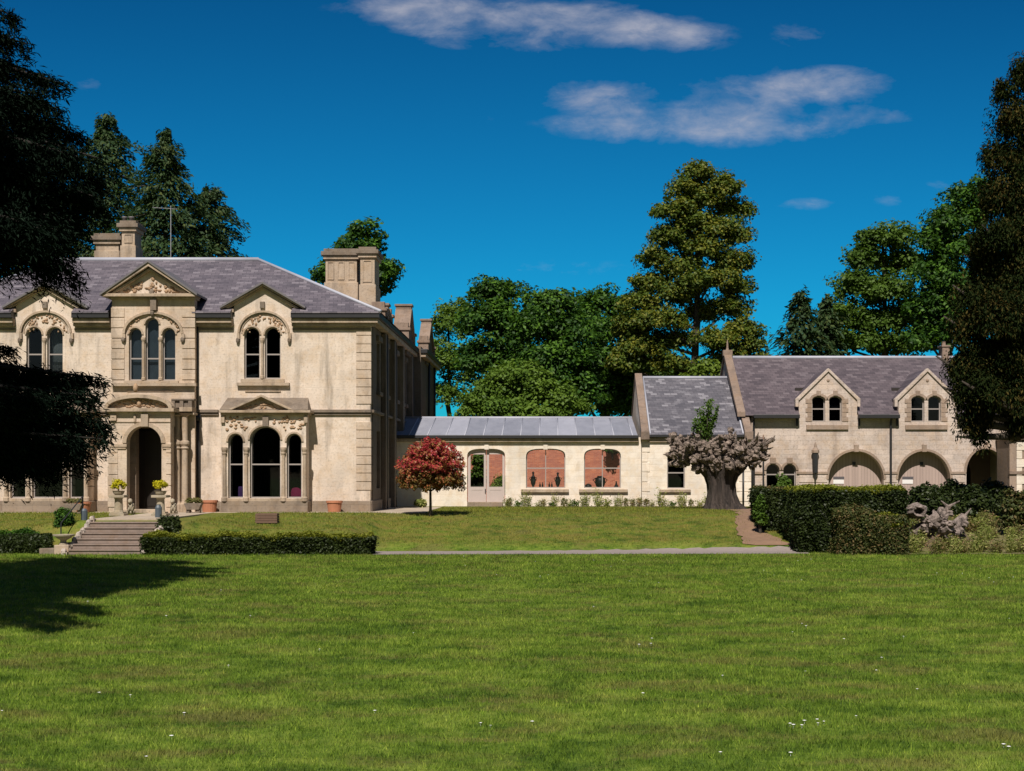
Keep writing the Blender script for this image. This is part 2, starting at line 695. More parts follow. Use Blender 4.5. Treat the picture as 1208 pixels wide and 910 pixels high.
STONE = mat_stone('ashlar_stone', (0.66, 0.560, 0.468), (0.205, 0.172, 0.138), (0.95, 0.36), 0.72, 0.45, 0.06, 0.16)
ASHLAR = mat_stone('dressed_stone', (0.565, 0.460, 0.365), (0.19, 0.145, 0.105), (1.4, 0.46), 0.5, 0.36, 0.06, 0.25)
TRIM = mat_stone('trim_stone', (0.43, 0.340, 0.255), (0.11, 0.085, 0.065), None, 0.7, 0.45)
WEATHER = mat_stone('weathered_stone', (0.20, 0.160, 0.125), (0.055, 0.045, 0.038), None, 0.6, 0.5)
PLINTH = mat_stone('plinth_stone', (0.27, 0.215, 0.165), (0.11, 0.085, 0.07), (0.8, 0.3), 0.5, 0.45)
CARVED = mat_stone('carved_stone', (0.40, 0.27, 0.17), (0.13, 0.085, 0.055), None, 0.5, 0.6)
SIDEST = mat_stone('shaded_side_stone', (0.165, 0.132, 0.102), (0.045, 0.037, 0.030), (0.9, 0.36), 0.85, 0.45, 0.1, 0.3)  # house stone with the flank's shade mixed into its colour
LINKST = mat_stone('pale_limestone', (0.79, 0.715, 0.620), (0.42, 0.33, 0.245), (0.8, 0.3), 0.25, 0.22, 0.05, 0.25)
STABST = mat_stone('stable_rubble_stone', (0.56, 0.475, 0.420), (0.19, 0.145, 0.12), (0.62, 0.24), 0.5, 0.5, 0.10, 0.4)
STABTR = mat_stone('stable_trim_stone', (0.33, 0.25, 0.195), (0.12, 0.09, 0.075), None, 0.5, 0.5)
COPING = mat_stone('coping_stone', (0.25, 0.185, 0.145), (0.09, 0.068, 0.055), None, 0.55, 0.6)
SLATE_A = mat_slate('purple_grey_slate', (0.070, 0.062, 0.076), (0.150, 0.130, 0.150), (0.27, 0.25, 0.275), lightf=0.30)
SLATE_B = mat_slate('grey_slate', (0.072, 0.070, 0.084), (0.135, 0.128, 0.145), (0.34, 0.33, 0.36), lightf=0.40)
SLATE_C = mat_slate('brown_purple_slate', (0.058, 0.047, 0.055), (0.122, 0.098, 0.108), (0.20, 0.175, 0.188), lightf=0.22)
LEAD = mat_plain('lead_sheet', (0.37, 0.38, 0.44), 0.5, 0.0, 0.22, 1.1)
LEADD = mat_plain('dark_lead', (0.13, 0.12, 0.125), 0.6, 0.0, 0.3, 2.0)
GUTTER = mat_plain('gutter_black', (0.018, 0.018, 0.02), 0.5)
FRAMEW = mat_plain('sash_paint', (0.31, 0.275, 0.255), 0.5, 0.0, 0.1)
GREYP = mat_plain('door_paint', (0.46, 0.39, 0.36), 0.55, 0.0, 0.08)
def mat_boards(name, c, wid=0.16):
    m, t, b, o = material(name)
    p = pos(t)
    x, y, z = t.sep(p)
    q = t.math('DIVIDE', t.math('ADD', x, 50.0), wid)
    fr = t.math('FRACT', q)
    wn = t.new('ShaderNodeTexWhiteNoise', noise_dimensions='1D')
    t.set(wn.inputs['W'], t.math('FLOOR', q))
    n = t.noise(t.mapping(p, (6, 6, 0.6)), 1.5, 5, 0.6)
    f = t.math('ADD', t.math('MULTIPLY', wn.outputs['Value'], 0.4), t.math('MULTIPLY', n, 0.6))
    col = t.mix(f, tuple(v * 0.8 for v in c), tuple(v * 1.15 for v in c))
    gr = t.math('LESS_THAN', fr, 0.09)
    col = t.mix(t.math('MULTIPLY', gr, 0.6), col, tuple(v * 0.3 for v in c))
    t.set(b.inputs['Base Color'], col)
    b.inputs['Roughness'].default_value = 0.65
    bump(t, b, t.math('SUBTRACT', 1.0, gr), 0.4, 0.01)
    return m


STABD = mat_boards('stable_door_boards', (0.40, 0.305, 0.268))
DARKIN = mat_plain('dark_interior', (0.022, 0.018, 0.015), 0.9)
DARKWD = mat_plain('dark_wood', (0.016, 0.011, 0.008), 0.5)
GLASS = mat_glass('window_glass')
GLASSC = mat_glass('clear_glass', (0.93, 0.93, 0.93))
PANELB = mat_plain('blue_grey_panel', (0.16, 0.19, 0.22), 0.8, 0.0, 0.45, 2.2)
CURT = mat_plain('pale_curtain', (0.35, 0.35, 0.33), 0.9)
BRICK = mat_brick('orange_brick')
TERRA = mat_plain('terracotta', (0.42, 0.17, 0.09), 0.8, 0.0, 0.2, 5)
URNST = mat_stone('urn_stone', (0.36, 0.31, 0.23), (0.16, 0.15, 0.11), None, 0.6, 0.5)
STEPST = mat_stone('step_stone', (0.24, 0.185, 0.155), (0.12, 0.10, 0.085), None, 0.5, 0.5)
WHITEST = mat_stone('white_mottled_stone', (0.46, 0.40, 0.35), (0.10, 0.085, 0.07), None, 0.8, 1.0)
IRON = mat_plain('dark_iron', (0.02, 0.021, 0.023), 0.45)
RUSTP = mat_plain('lantern_copper', (0.20, 0.11, 0.07), 0.5)
BLUEM = mat_plain('blue_grey_metal', (0.07, 0.09, 0.11), 0.5)
GRAVEL = mat_plain('gravel', (0.245, 0.205, 0.19), 0.95, 0.0, 0.25, 8)
DIRT = mat_plain('dirt', (0.22, 0.135, 0.085), 0.95, 0.0, 0.35, 3)
SOIL = mat_plain('soil', (0.10, 0.07, 0.045), 0.95, 0.0, 0.35, 3)
PURPLE = mat_plain('purple_cloth', (0.26, 0.12, 0.36), 0.9)
PINK = mat_plain('magenta_cloth', (0.65, 0.03, 0.16), 0.9)
WOODB = mat_plain('brown_wood', (0.13, 0.075, 0.05), 0.8, 0.0, 0.3, 9)
SIGNW = mat_plain('sign_white', (0.75, 0.73, 0.72), 0.5, 0.0, 0.05)
SIGND = mat_plain('sign_grey', (0.10, 0.09, 0.10), 0.5, 0.0, 0.05)
BARK = mat_bark('bark', (0.018, 0.014, 0.010), (0.075, 0.060, 0.045))
BARKD = mat_bark('cedar_bark', (0.008, 0.007, 0.006), (0.026, 0.022, 0.018))
BURRB = mat_bark('burr_bark', (0.020, 0.015, 0.012), (0.40, 0.31, 0.255), 7.0, 0.8, 1.0, 0.15)
TRUNKB = mat_bark('shaded_stump_bark', (0.006, 0.005, 0.004), (0.085, 0.064, 0.054), 5.0, 0.16, 1.0, 0.2)  # the shade under the burr head is put into this darker bark
LOGPK = mat_bark('pinkish_log', (0.045, 0.035, 0.030), (0.34, 0.272, 0.24), 6.0, 0.5, 0.9, 0.05)
GRASS = mat_grass('lawn_ground')
BLADE = mat_grass('lawn_blade', True)

L_CEDAR = mat_leaf('cedar_needles', (0.003, 0.006, 0.004), (0.010, 0.018, 0.012), (0.030, 0.050, 0.034), 0.5, 1.0, 0.05, 0.63, 0.80, 0.0)
L_PINE = mat_leaf('pine_needles', (0.013, 0.034, 0.013), (0.046, 0.088, 0.026), (0.085, 0.105, 0.030), 0.3, 0.65, 0.2, 0.55, 0.75)
L_DARK = mat_leaf('dark_green_leaves', (0.012, 0.040, 0.008), (0.050, 0.125, 0.014), (0.095, 0.200, 0.020), 0.35, 0.55, 0.3)
L_MID = mat_leaf('mid_green_leaves', (0.036, 0.080, 0.012), (0.105, 0.180, 0.022), None, 0.4)
L_FRESH = mat_leaf('fresh_green_leaves', (0.050, 0.105, 0.014), (0.150, 0.240, 0.028), None, 0.4)
L_LIGHT = mat_leaf('light_green_leaves', (0.075, 0.125, 0.016), (0.165, 0.235, 0.028), None, 0.5)
L_BRONZE = mat_leaf('bronze_green_leaves', (0.040, 0.075, 0.012), (0.118, 0.170, 0.022), (0.195, 0.195, 0.026), 0.3, 0.55, 0.3, 0.47, 0.68)
L_YEW = mat_leaf('yew_foliage', (0.005, 0.010, 0.004), (0.024, 0.036, 0.010), (0.080, 0.060, 0.018), 0.6, 1.0, 0.12, 0.54, 0.72, 0.02)
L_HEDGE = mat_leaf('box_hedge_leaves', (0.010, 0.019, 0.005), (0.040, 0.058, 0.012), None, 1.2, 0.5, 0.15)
L_HTOP = mat_leaf('sunlit_hedge_top_leaves', (0.11, 0.135, 0.015), (0.23, 0.24, 0.026), None, 1.2, 0.5, 0.25)  # yellow sunlit look of the hedge tops put into the leaf colour
L_HBRN = mat_leaf('brown_tinged_hedge_leaves', (0.020, 0.034, 0.008), (0.075, 0.090, 0.020), (0.17, 0.12, 0.05), 1.5, 0.6, 0.15, 0.52, 0.68)
L_RED = mat_leaf('red_young_leaves', (0.24, 0.018, 0.028), (0.56, 0.075, 0.085), (0.28, 0.15, 0.045), 1.4, 0.45, 0.25, 0.50, 0.64)
L_REDLOW = mat_leaf('bronze_old_leaves', (0.070, 0.060, 0.016), (0.25, 0.165, 0.042), (0.38, 0.11, 0.05), 1.6, 0.5, 0.2, 0.5, 0.66)
L_YEL = mat_leaf('yellow_green_leaves', (0.36, 0.34, 0.012), (0.62, 0.55, 0.02), None, 2.0, 0.5, 0.25)
L_BED = mat_leaf('border_leaves', (0.11, 0.155, 0.03), (0.32, 0.36, 0.09), (0.45, 0.40, 0.17), 1.5, 0.6, 0.3)
L_WEED = mat_leaf('weed_leaves', (0.085, 0.11, 0.028), (0.26, 0.26, 0.08), (0.32, 0.20, 0.12), 1.2, 0.6, 0.3)


# ------------------------------------------------------------------ terrain
def ground(x, y):
    x = np.asarray(x, float); y = np.asarray(y, float)
    # right: lawn, path at -1.2, long bank up to the buildings
    zr = -1.2 + 1.2 * (0.22 * smoothstep(52.5, 53.4, y) + 0.78 * smoothstep(52.8, 61.5, y) ** 0.85)
    # left: a steeper bank just behind the low hedge, then a nearly level terrace
    zl = -1.2 + 0.80 * smoothstep(50.7, 52.6, y) + 0.40 * smoothstep(52.0, 59.5, y)
    bell = 1 - smoothstep(2.0, 4.6, np.abs(x + 15.6))
    zs_ = -1.22 + 1.17 * smoothstep(50.5, 52.3, y)
    zl = np.maximum(zl, zl * (1 - bell) + zs_ * bell)
    k = smoothstep(-7.6, -6.4, x)
    z = zl * (1 - k) + zr * k
    und = 0.05 * np.sin(x * 0.21 + 1.0) * np.sin(y * 0.17) + 0.03 * np.sin(x * 0.53 + y * 0.37)
    z = z + und * smoothstep(49.8, 44, y)
    return z


def g1(x, y):
    return float(ground(x, y))


xs = np.unique(np.concatenate([[-2500, -900, -400, -200, -120, -80], np.arange(-60, 60.1, 1.0), np.arange(-19, -5.5, 0.25), [80, 120, 200, 400, 900, 2500]]))
ysg = np.unique(np.concatenate([[-600, -200, -60, -20], np.arange(-5, 49, 1.5), np.arange(49, 63, 0.3), np.arange(63, 130, 5), [160, 250, 500, 1200, 3000]]))
GX, GY = np.meshgrid(xs, ysg)
GZ = ground(GX, GY)
V = np.stack([GX.ravel(), GY.ravel(), GZ.ravel()], 1)
nx, ny = len(xs), len(ysg)
F = [(j * nx + i, j * nx + i + 1, (j + 1) * nx + i + 1, (j + 1) * nx + i) for j in range(ny - 1) for i in range(nx - 1)]
me = bpy.data.meshes.new('ground')
me.from_pydata(V.tolist(), [], F)
me.polygons.foreach_set('use_smooth', [True] * len(me.polygons))
gr = link_mesh('ground', me, GRASS, None, 'structure')


def drape(name, left, right, mat, lift, nseg=24, nw=6, parent=None, kind='structure', jit=0.06):
    """strip between two polylines of (x,y), lying on the terrain"""
    def samp(pl, t):
        d = [0.0]
        for a, b in zip(pl, pl[1:]):
            d.append(d[-1] + math.dist(a, b))
        q = t * d[-1]
        for i in range(len(pl) - 1):
            if q <= d[i + 1] or i == len(pl) - 2:
                k = (q - d[i]) / max(1e-6, d[i + 1] - d[i])
                return (pl[i][0] + (pl[i + 1][0] - pl[i][0]) * k, pl[i][1] + (pl[i + 1][1] - pl[i][1]) * k)
    mb = MB()
    vs = []
    for i in range(nseg + 1):
        a, b = samp(left, i / nseg), samp(right, i / nseg)
        for j in range(nw + 1):
            k = j / nw
            x, y = a[0] + (b[0] - a[0]) * k, a[1] + (b[1] - a[1]) * k
            if j in (0, nw):
                x += random.uniform(-jit, jit)
                y += random.uniform(-jit, jit)
            vs.append((x, y, g1(x, y) + lift))
    fs = [(i * (nw + 1) + j, i * (nw + 1) + j + 1, (i + 1) * (nw + 1) + j + 1, (i + 1) * (nw + 1) + j) for i in range(nseg) for j in range(nw)]
    mb.add(vs, fs)
    return mb.build(name, mat, parent, kind=kind, recalc=False, smooth=True)


drape('gravel_path', [(-7.2, 50.25), (9.3, 50.9)], [(-7.2, 52.35), (9.3, 53.0)], GRAVEL, 0.012, 60, 6)
DPL = [(7.9, 66.6), (8.1, 62.0), (7.65, 58.0), (7.3, 55.5), (7.3, 53.05)]
DPR = [(10.4, 66.6), (9.1, 62.0), (8.45, 58.0), (8.3, 55.5), (9.0, 53.05)]
drape('dirt_path', DPL, DPR, DIRT, 0.03, 40, 5, jit=0.16)
# stone paving at the foot of the house and in front of the porch
terr = MB()
terr.box(-35, -5.4, 60.55, 62.3, -0.3, 0.012)
terr.box(-16.9, -14.35, 52.32, 60.55, -0.4, 0.010)
terr.box(-8.2, -5.4, 62.3, 70.5, -0.3, 0.012)
terr.build('paving', mat_stone('paving_stone', (0.44, 0.37, 0.29), (0.24, 0.19, 0.15), None, 0.3, 0.3), kind='structure')
drape('rough_ground', [(12.6, 50.5), (14.0, 58.5)], [(34.0, 50.5), (34.0, 58.5)], mat_plain('rough_soil', (0.13, 0.115, 0.045), 0.95, 0.0, 0.4, 2.5), 0.02, 14, 20)
drape('flower_bed', [(-3.0, 70.3), (9.0, 70.2)], [(-3.0, 71.95), (9.0, 71.95)], SOIL, 0.014, 30, 4)


# ------------------------------------------------------------------ the mansion
F0, C0, B0, P0 = 62.0, 61.55, 61.15, 60.15
DX = -257     # offset of the mirrored left bay
house = thing('mansion', 'two-storey cream stone mansion with arched windows and hipped slate roof', 'house', (PX(180, F0), 66, 0))


def pane(outline, y, parent, mat=GLASS):
    mb = MB()
    mb.slab(outline, [], y, y + 0.008)
    return mb.build('pane', mat, parent)


def window(root, outline, y, transoms=(), mull=(), fw=0.055, mat=FRAMEW, glass=GLASS, depth=0.07):
    """a sash: painted frame with its bars, and a pane of glass behind"""
    xs_ = [p[0] for p in outline]; zs_ = [p[1] for p in outline]
    x0, x1, z0, z1 = min(xs_), max(xs_), min(zs_), max(zs_)
    mb = MB()
    mb.ring(outline, fw, y, y + depth)
    for z in transoms:
        mb.box(x0 + fw * 0.5, x1 - fw * 0.5, y + 0.004, y + depth - 0.004, z - 0.03, z + 0.03)
    for x in mull:
        mb.box(x - 0.022, x + 0.022, y + 0.008, y + depth - 0.008, z0 + fw * 0.5, z1 - fw * 0.6)
    o = mb.build('window', mat, root)
    pane(outline, y + depth * 0.5, o, glass)
    return o


def lights_up2(off):
    Y = F0
    return [arch(PX(288 + off, Y), PX(306.5 + off, Y), PZ(447, Y), PZ(395, Y), PZ(386, Y)),
            arch(PX(312.5 + off, Y), PX(331 + off, Y), PZ(447, Y), PZ(395, Y), PZ(386, Y))]


Y = F0
holes = lights_up2(0) + lights_up2(DX)
# big rectangular voids behind the central bay, porch door and the two bay windows
holes.append(rect(PX(150, Y), PX(209, Y), PZ(450, Y), PZ(376, Y)))
holes.append(rect(PX(148, Y), PX(192, Y), PZ(603.5, Y), PZ(505, Y)))
for off in (0, DX):
    holes.append(rect(PX(268 + off, Y), PX(357 + off, Y), PZ(588, Y), PZ(503, Y)))


def gable_pts(off):
    return [(344 + off, 371), (344 + off, 353), (309.5 + off, 336.5), (276 + off, 353), (276 + off, 371)]


outl = [(-77, 604.2), (437, 604.2), (437, 371)] + gable_pts(0) + gable_pts(DX) + [(-77, 371)]
wall = MB()
wall.slab(pts(outl, Y), holes, Y, Y + 0.45)
XR, XL = PX(437, Y), PX(-77, Y)
# right-hand side wall with its own openings (y,z)
ZE = PZ(371, Y)
sideh = []
for (a, b) in ((64.2, 65.3), (67.2, 68.3), (71.6, 72.6), (74.6, 75.4), (76.2, 77.0)):
    sideh.append([(a, 5.4), (b, 5.4), (b, 7.6), (a, 7.6)])
for (a, b) in ((64.2, 65.4), (67.2, 68.4)):
    sideh.append([(a, 1.0), (b, 1.0), (b, 3.6), (a, 3.6)])
side = MB()
side.slab([(Y + 0.46, 0), (80, 0), (80, ZE), (Y + 0.46, ZE)], sideh, XR - 0.45, XR, axis='x')
side.box(XR - 0.5, XR + 0.55, 80.0, 90.0, 0, ZE + 0.2)
side.box(XL, XL + 0.4, Y + 0.46, 90, 0, ZE)
side.box(XL + 0.4, XR - 0.5, 89.6, 90, 0, ZE)
wall.build('wall', STONE, house)
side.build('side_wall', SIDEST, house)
# floors and partition inside
ins = MB()
ins.box(XL + 0.42, XR - 0.47, Y + 0.47, 89.5, -0.1, 0.03)
ins.box(XL + 0.42, XR - 0.47, Y + 0.47, 89.5, 4.15, 4.4)
ins.box(XL + 0.42, XR - 0.47, Y + 0.47, 89.5, ZE - 0.3, ZE - 0.1)
ins.box(XL + 0.42, XR - 0.47, 67.5, 67.7, 0.03, ZE - 0.3)
ins.build('interior', DARKIN, house)

# plinth, string course, cornice, gutter
pl = MB()
for a, b in ((-77, 4), (101, 128), (232, 259), (363, 437.6)):
    pl.box(PX(a, Y), PX(b, Y), Y - 0.07, Y + 0.05, 0.0, PZ(591, Y))
pl.box(XR - 0.05, XR + 0.07, Y + 0.06, 79.9, 0, PZ(591, Y))
pl.build('plinth', PLINTH, house, bevel=0.02)
sc = MB()
for a, b in ((-77, 2), (104, 130), (231, 258), (366, 438)):
    sc.box(PX(a, Y), PX(b, Y), Y - 0.16, Y + 0.05, PZ(487, Y), PZ(483.5, Y))
    sc.box(PX(a, Y), PX(b, Y), Y - 0.09, Y + 0.05, PZ(490, Y), PZ(487.05, Y))
sc.box(XR - 0.05, XR + 0.16, Y + 0.052, 79.9, PZ(487, Y), PZ(483.5, Y))
sc.build('string_course', WEATHER, house, bevel=0.015)
co = MB()
gu = MB()
fz = MB()
for a, b in ((-77, 18), (88, 132), (228.5, 275), (345, 437)):
    x0, x1 = PX(a, Y), PX(b, Y)
    e = 0.45 if b == 437 else 0.0
    co.box(x0, x1 + e * 0.8, Y - 0.34, Y + 0.04, PZ(382, Y), PZ(376.5, Y))
    co.box(x0, x1 + e * 0.5, Y - 0.22, Y + 0.04, PZ(385.5, Y), PZ(382.03, Y))
    gu.box(x0, x1 + e, Y - 0.46, Y + 0.04, PZ(376.4, Y), PZ(370, Y))
    fz.box(x0, x1, Y - 0.06, Y + 0.04, PZ(389.5, Y), PZ(387.5, Y))
co.box(XR + 0.003, XR + 0.36, Y + 0.05, 79.95, PZ(382, Y), PZ(376.5, Y))
gu.box(XR + 0.003, XR + 0.46, Y + 0.05, 79.95, PZ(376.4, Y), PZ(370, Y))
co.box(XR + 0.56, XR + 0.85, 79.8, 90.2, PZ(382, Y), PZ(376.5, Y))
gu.box(XR + 0.56, XR + 0.95, 79.7, 90.2, PZ(376.4, Y), PZ(370, Y))
co.build('cornice', TRIM, house, bevel=0.02)
gu.build('gutter', GUTTER, house, bevel=0.02)
fz.build('frieze_band', WEATHER, house)

# quoins on the right corner
q = MB()
z = 0.95
k = 0
while z < ZE - 0.9:
    wd = 0.62 if k % 2 == 0 else 0.62
    if not (PZ(490, Y) - 0.35 < z < PZ(483, Y) + 0.02):
        q.box(XR - wd, XR + 0.035, Y - 0.035, Y + 0.3, z, z + 0.345)
    z += 0.375
    k += 1
q.build('quoin', ASHLAR, house, bevel=0.012)

# roofs
ro = MB()
Yr = 68.2
zr = PZ(307, Yr)
xa, xb = PX(68, Yr), PX(305, Yr)
ex, ey = 0.5, Y - 0.5
ze = ZE + 0.05
A, Bp = (XL - ex, ey, ze), (XR + ex, ey, ze)
Cb, Db = (XR + ex, 2 * Yr - ey, ze), (XL - ex, 2 * Yr - ey, ze)
E, Fp = (xa, Yr, zr), (xb, Yr, zr)
sl = (zr - ze) / (Yr - ey)
yc = F0 + 0.32
zc_ = ze + sl * (yc - ey)
Ac, Bc = (XL - ex + (yc - ey) * (xa - XL + ex) / (Yr - ey), yc, zc_), (XR + ex - (yc - ey) * (XR + ex - xb) / (Yr - ey), yc, zc_)
ro.add([Ac, Bc, Bp, Cb, Db, A, E, Fp], [(0, 1, 7, 6), (1, 2, 3, 7), (3, 4, 6, 7), (4, 5, 0, 6)])
for a_, b_ in ((None, 17.5), (88.5, 131), (229.5, 274.5), (345.5, None)):
    p0 = A if a_ is None else (PX(a_, F0), ey, ze)
    p1 = Bp if b_ is None else (PX(b_, F0), ey, ze)
    p2 = Bc if b_ is None else (PX(b_, F0), yc, zc_)
    p3 = Ac if a_ is None else (PX(a_, F0), yc, zc_)
    ro.add([p0, p1, p2, p3, (p0[0], ey, ze - 0.05), (p1[0], ey, ze - 0.05), (p2[0], yc, ze - 0.05), (p3[0], yc, ze - 0.05)], [(0, 1, 2, 3), (4, 7, 6, 5), (0, 4, 5, 1), (1, 5, 6, 2), (3, 7, 4, 0)])
# rear range, ridge running back
xr_, zr_ = XR - 6.0, 11.55
ro.add([(XR + 0.46, 73.0, ze + 0.01), (XR + 0.46, 90.3, ze + 0.01), (xr_, 90.3, zr_), (xr_, 70.5, zr_), (XR - 13, 90.3, ze + .01), (XR - 13, 73.0, ze + .01)],
       [(0, 1, 2, 3), (3, 2, 4, 5), (1, 4, 2), (0, 3, 5), (0, 5, 4, 1)])
roof = ro.build1('roof', SLATE_A, house)
rt = MB()
rt.tube([(xa, Yr, zr + 0.02), (xb, Yr, zr + 0.02)], 0.11, 8)
rt.tube([(xb, Yr, zr + 0.02), (XR + ex, ey, ze + 0.03)], 0.075, 8)
rt.tube([(xa, Yr, zr + 0.02), (XL - ex, ey, ze + 0.03)], 0.075, 8)
rt.build('ridge_capping', LEAD, roof, smooth=True)

# chimneys
def chimney(a, b, y0, y1, top, bot, cap, parent=house, panel=True):
    mb = MB()
    x0, x1 = PX(a, y0), PX(b, y0)
    zt, zb = PZ(top, y0), PZ(bot, y0)
    mb.box(x0, x1, y0, y1, zb - 1.2, zt)
    mid = zb + (zt - zb) * 0.48
    mb.box(x0 - 0.06, x1 + 0.06, y0 - 0.06, y1 + 0.06, zb - 1.2, mid)
    mb.box(x0 - 0.10, x1 + 0.10, y0 - 0.10, y1 + 0.10, zt - 0.30, zt - 0.12)
    if panel:
        n = max(1, round((x1 - x0) / 0.6))
        for i in range(n):
            c0 = x0 + (x1 - x0) * (i + 0.18) / n
            c1 = x0 + (x1 - x0) * (i + 0.82) / n
            mb.ring(rect(c0, c1, mid + 0.12, zt - 0.42), 0.05, y0 - 0.035, y0 + 0.01)
    o = mb.build('chimney', TRIM, parent, bevel=0.02)
    c = MB()
    c.box(x0 - 0.20, x1 + 0.20, y0 - 0.20, y1 + 0.20, zt - 0.12, zt + 0.08)
    c.box(x0 - 0.08, x1 + 0.08, y0 - 0.08, y1 + 0.08, zt + 0.08, zt + 0.22)
    c.build('chimney_cap', WEATHER, o, bevel=0.02)
    return o


chimney(384, 421, 70.0, 71.2, 299, 365, 293)
chimney(425, 442, 69.2, 71.0, 297, 372, 291)
c1 = chimney(113, 140, 69.5, 70.6, 281, 310, 276, panel=False)
c2 = chimney(143.5, 159, 68.9, 70.0, 266, 312, 262)
mb = MB()
for px in (147, 155):
    x = PX(px, 69.4)
    mb.lathe(x, 69.4, [(0.13, PZ(262, 69.4)), (0.11, PZ(258, 69.4)), (0.14, PZ(257.5, 69.4)), (0.14, PZ(256, 69.4)), (0.09, PZ(255.9, 69.4))], 10)
mb.build('chimney_pot', LEADD, c2, smooth=True)
mb = MB()
mb.tube([(PX(201.5, 69), 69, zr - 0.3), (PX(201.5, 69), 69, PZ(243, 69))], 0.022, 6)
mb.tube([(PX(180, 69), 69, PZ(245, 69)), (PX(209, 69), 69, PZ(247, 69))], 0.014, 6)
for k in range(6):
    px = 182 + k * 5
    mb.tube([(PX(px, 69), 68.8, PZ(245.4, 69)), (PX(px, 69), 69.2, PZ(245.4, 69))], 0.01, 5)
mb.build('aerial', mat_plain('aerial_grey', (0.25, 0.25, 0.26), 0.5), house)


# gables over the side bays
def side_gable(off):
    rk = MB()
    Yg = F0 - 0.28
    A = [(261 + off, 361), (309.5 + off, 334), (358 + off, 361)]
    B = [(261 + off, 364.5), (309.5 + off, 337.4), (358 + off, 364.5)]
    rk.band(pts(A, Yg), pts(B, Yg), Yg, F0 + 0.1)
    A2 = [(266 + off, 363.5), (309.5 + off, 338.4), (353 + off, 363.5)]
    B2 = [(270 + off, 364.5), (309.5 + off, 341.0), (349 + off, 364.5)]
    rk.band(pts(A2, F0), pts(B2, F0), F0 - 0.15, F0 + 0.05)
    # short returns at the foot
    for a, b in ((261, 275.5), (344.5, 358)):
        rk.pbox(a + off, b + off, F0 - 0.16, F0 + 0.1, 364.6, 368.5)
    rk.build('gable_moulding', TRIM, house, bevel=0.01)
    rf = MB()
    Yg2 = F0 - 0.36
    yb = F0 + 5.5
    T = [(PX(a, Yg2), PZ(b, Yg2)) for a, b in ((259 + off, 361.5), (309.5 + off, 332.2), (360 + off, 361.5))]
    T2 = [(x, z - 0.09) for x, z in T]
    rf.band(T, T2, Yg2, yb)
    rf.build('gable_roof', LEADD, house)


for off in (0, DX):
    side_gable(off)
# central bay
cb = MB()
Y = C0
outl = [(132, 604.2), (229.5, 604.2), (229.5, 349), (132, 349)]


def cl3(Y):
    return [arch(PX(152, Y), PX(167.5, Y), PZ(449, Y), PZ(394, Y), PZ(387, Y)),
            arch(PX(171.5, Y), PX(187.5, Y), PZ(449, Y), PZ(383, Y), PZ(375, Y)),
            arch(PX(191.5, Y), PX(207, Y), PZ(449, Y), PZ(394, Y), PZ(387, Y))]


cb.slab(pts(outl, Y), cl3(Y) + [rect(PX(148, Y), PX(192, Y), PZ(604, Y), PZ(505, Y))], Y, F0 - 0.003)
cb.build('central_bay', ASHLAR, house)
bx0, bx1 = PX(132, Y), PX(229.5, Y)
pd = MB()
pd.box(bx0 - 0.32, bx1 + 0.1, Y - 0.34, F0 + 0.2, PZ(351, Y), PZ(347.4, Y))
pd.box(bx0 - 0.10, bx1 + 0.06, Y - 0.16, F0 + 0.2, PZ(353.5, Y), PZ(351.05, Y))
A = pts([(123, 347.3), (177.5, 311), (232.5, 347.3)], Y)
Bq = pts([(129, 347.3), (177.5, 315.5), (226.5, 347.3)], Y)
pd.band(A, Bq, Y - 0.36, Y + 0.1)
A = pts([(131, 347.2), (177.5, 317), (224.5, 347.2)], Y)
Bq = pts([(136, 347.2), (177.5, 320), (219.5, 347.2)], Y)
pd.band(A, Bq, Y - 0.2, Y + 0.1)
pd.build('pediment_moulding', TRIM, house, bevel=0.012)
pt = MB()
pt.slab(pts([(130, 347.4), (225, 347.4), (177.5, 316)], Y), [], Y + 0.02, F0 + 0.3)
pt.build('tympanum', STONE, house)
rf = MB()
T = pts([(121, 347.6), (177.5, 308.6), (235, 347.6)], Y)
rf.band(T, [(x, z - 0.09) for x, z in T], Y - 0.42, F0 + 6)
rf.build('gable_roof', LEADD, house)
cv = MB()
random.seed(3)
for i in range(60):
    u_ = random.uniform(-1, 1)
    hgt = (1 - abs(u_)) * 22
    py = 345 - random.uniform(0.05, 0.85) * hgt
    x, z = PX(177.5 + u_ * 34, Y), PZ(py, Y)
    cv.blob((x, Y + 0.02, z), (random.uniform(.05, .11), 0.07, random.uniform(.04, .08)), 6, 4)


def carve(x0, x1, zs, zt, y, n, mb, lo=0.45):
    """foliage relief packed under an arch head"""
    cx = (x0 + x1) / 2
    for i in range(n):
        a = random.uniform(0.06, math.pi - 0.06)
        r = math.sqrt(random.uniform(lo, 0.92))
        mb.blob((cx + (x1 - x0) / 2 * r * math.cos(a), y, zs + (zt - zs) * r * math.sin(a)),
                (random.uniform(.035, .08), 0.055, random.uniform(.035, .08)), 6, 4)


hm = MB()
kp = MB()
# central window surround
hm.archband(PX(148, Y), PX(214, Y), PZ(394, Y), PZ(370.5, Y), 0.10, Y - 0.13, Y + 0.02)
for px in (146, 216):
    hm.pbox(px - 1.6, px + 1.6, Y - 0.13, Y + 0.02, 394.05, 399)
    kp.blob((PX(px, Y), Y - 0.08, PZ(401, Y)), (0.10, 0.1, 0.13), 7, 5)
for L in cl3(Y):
    x0, x1 = min(p[0] for p in L), max(p[0] for p in L)
    zt = max(p[1] for p in L)
    hm.archband(x0, x1, zt - 0.28, zt, 0.07, Y - 0.05, Y + 0.02)
for px in (169.5, 189.5):
    x = PX(px, Y)
    hm.lathe(x, Y - 0.04, [(0.09, PZ(449, Y)), (0.09, PZ(446, Y)), (0.06, PZ(445, Y)), (0.055, PZ(404, Y)), (0.10, PZ(401, Y)), (0.10, PZ(398.5, Y))], 10)
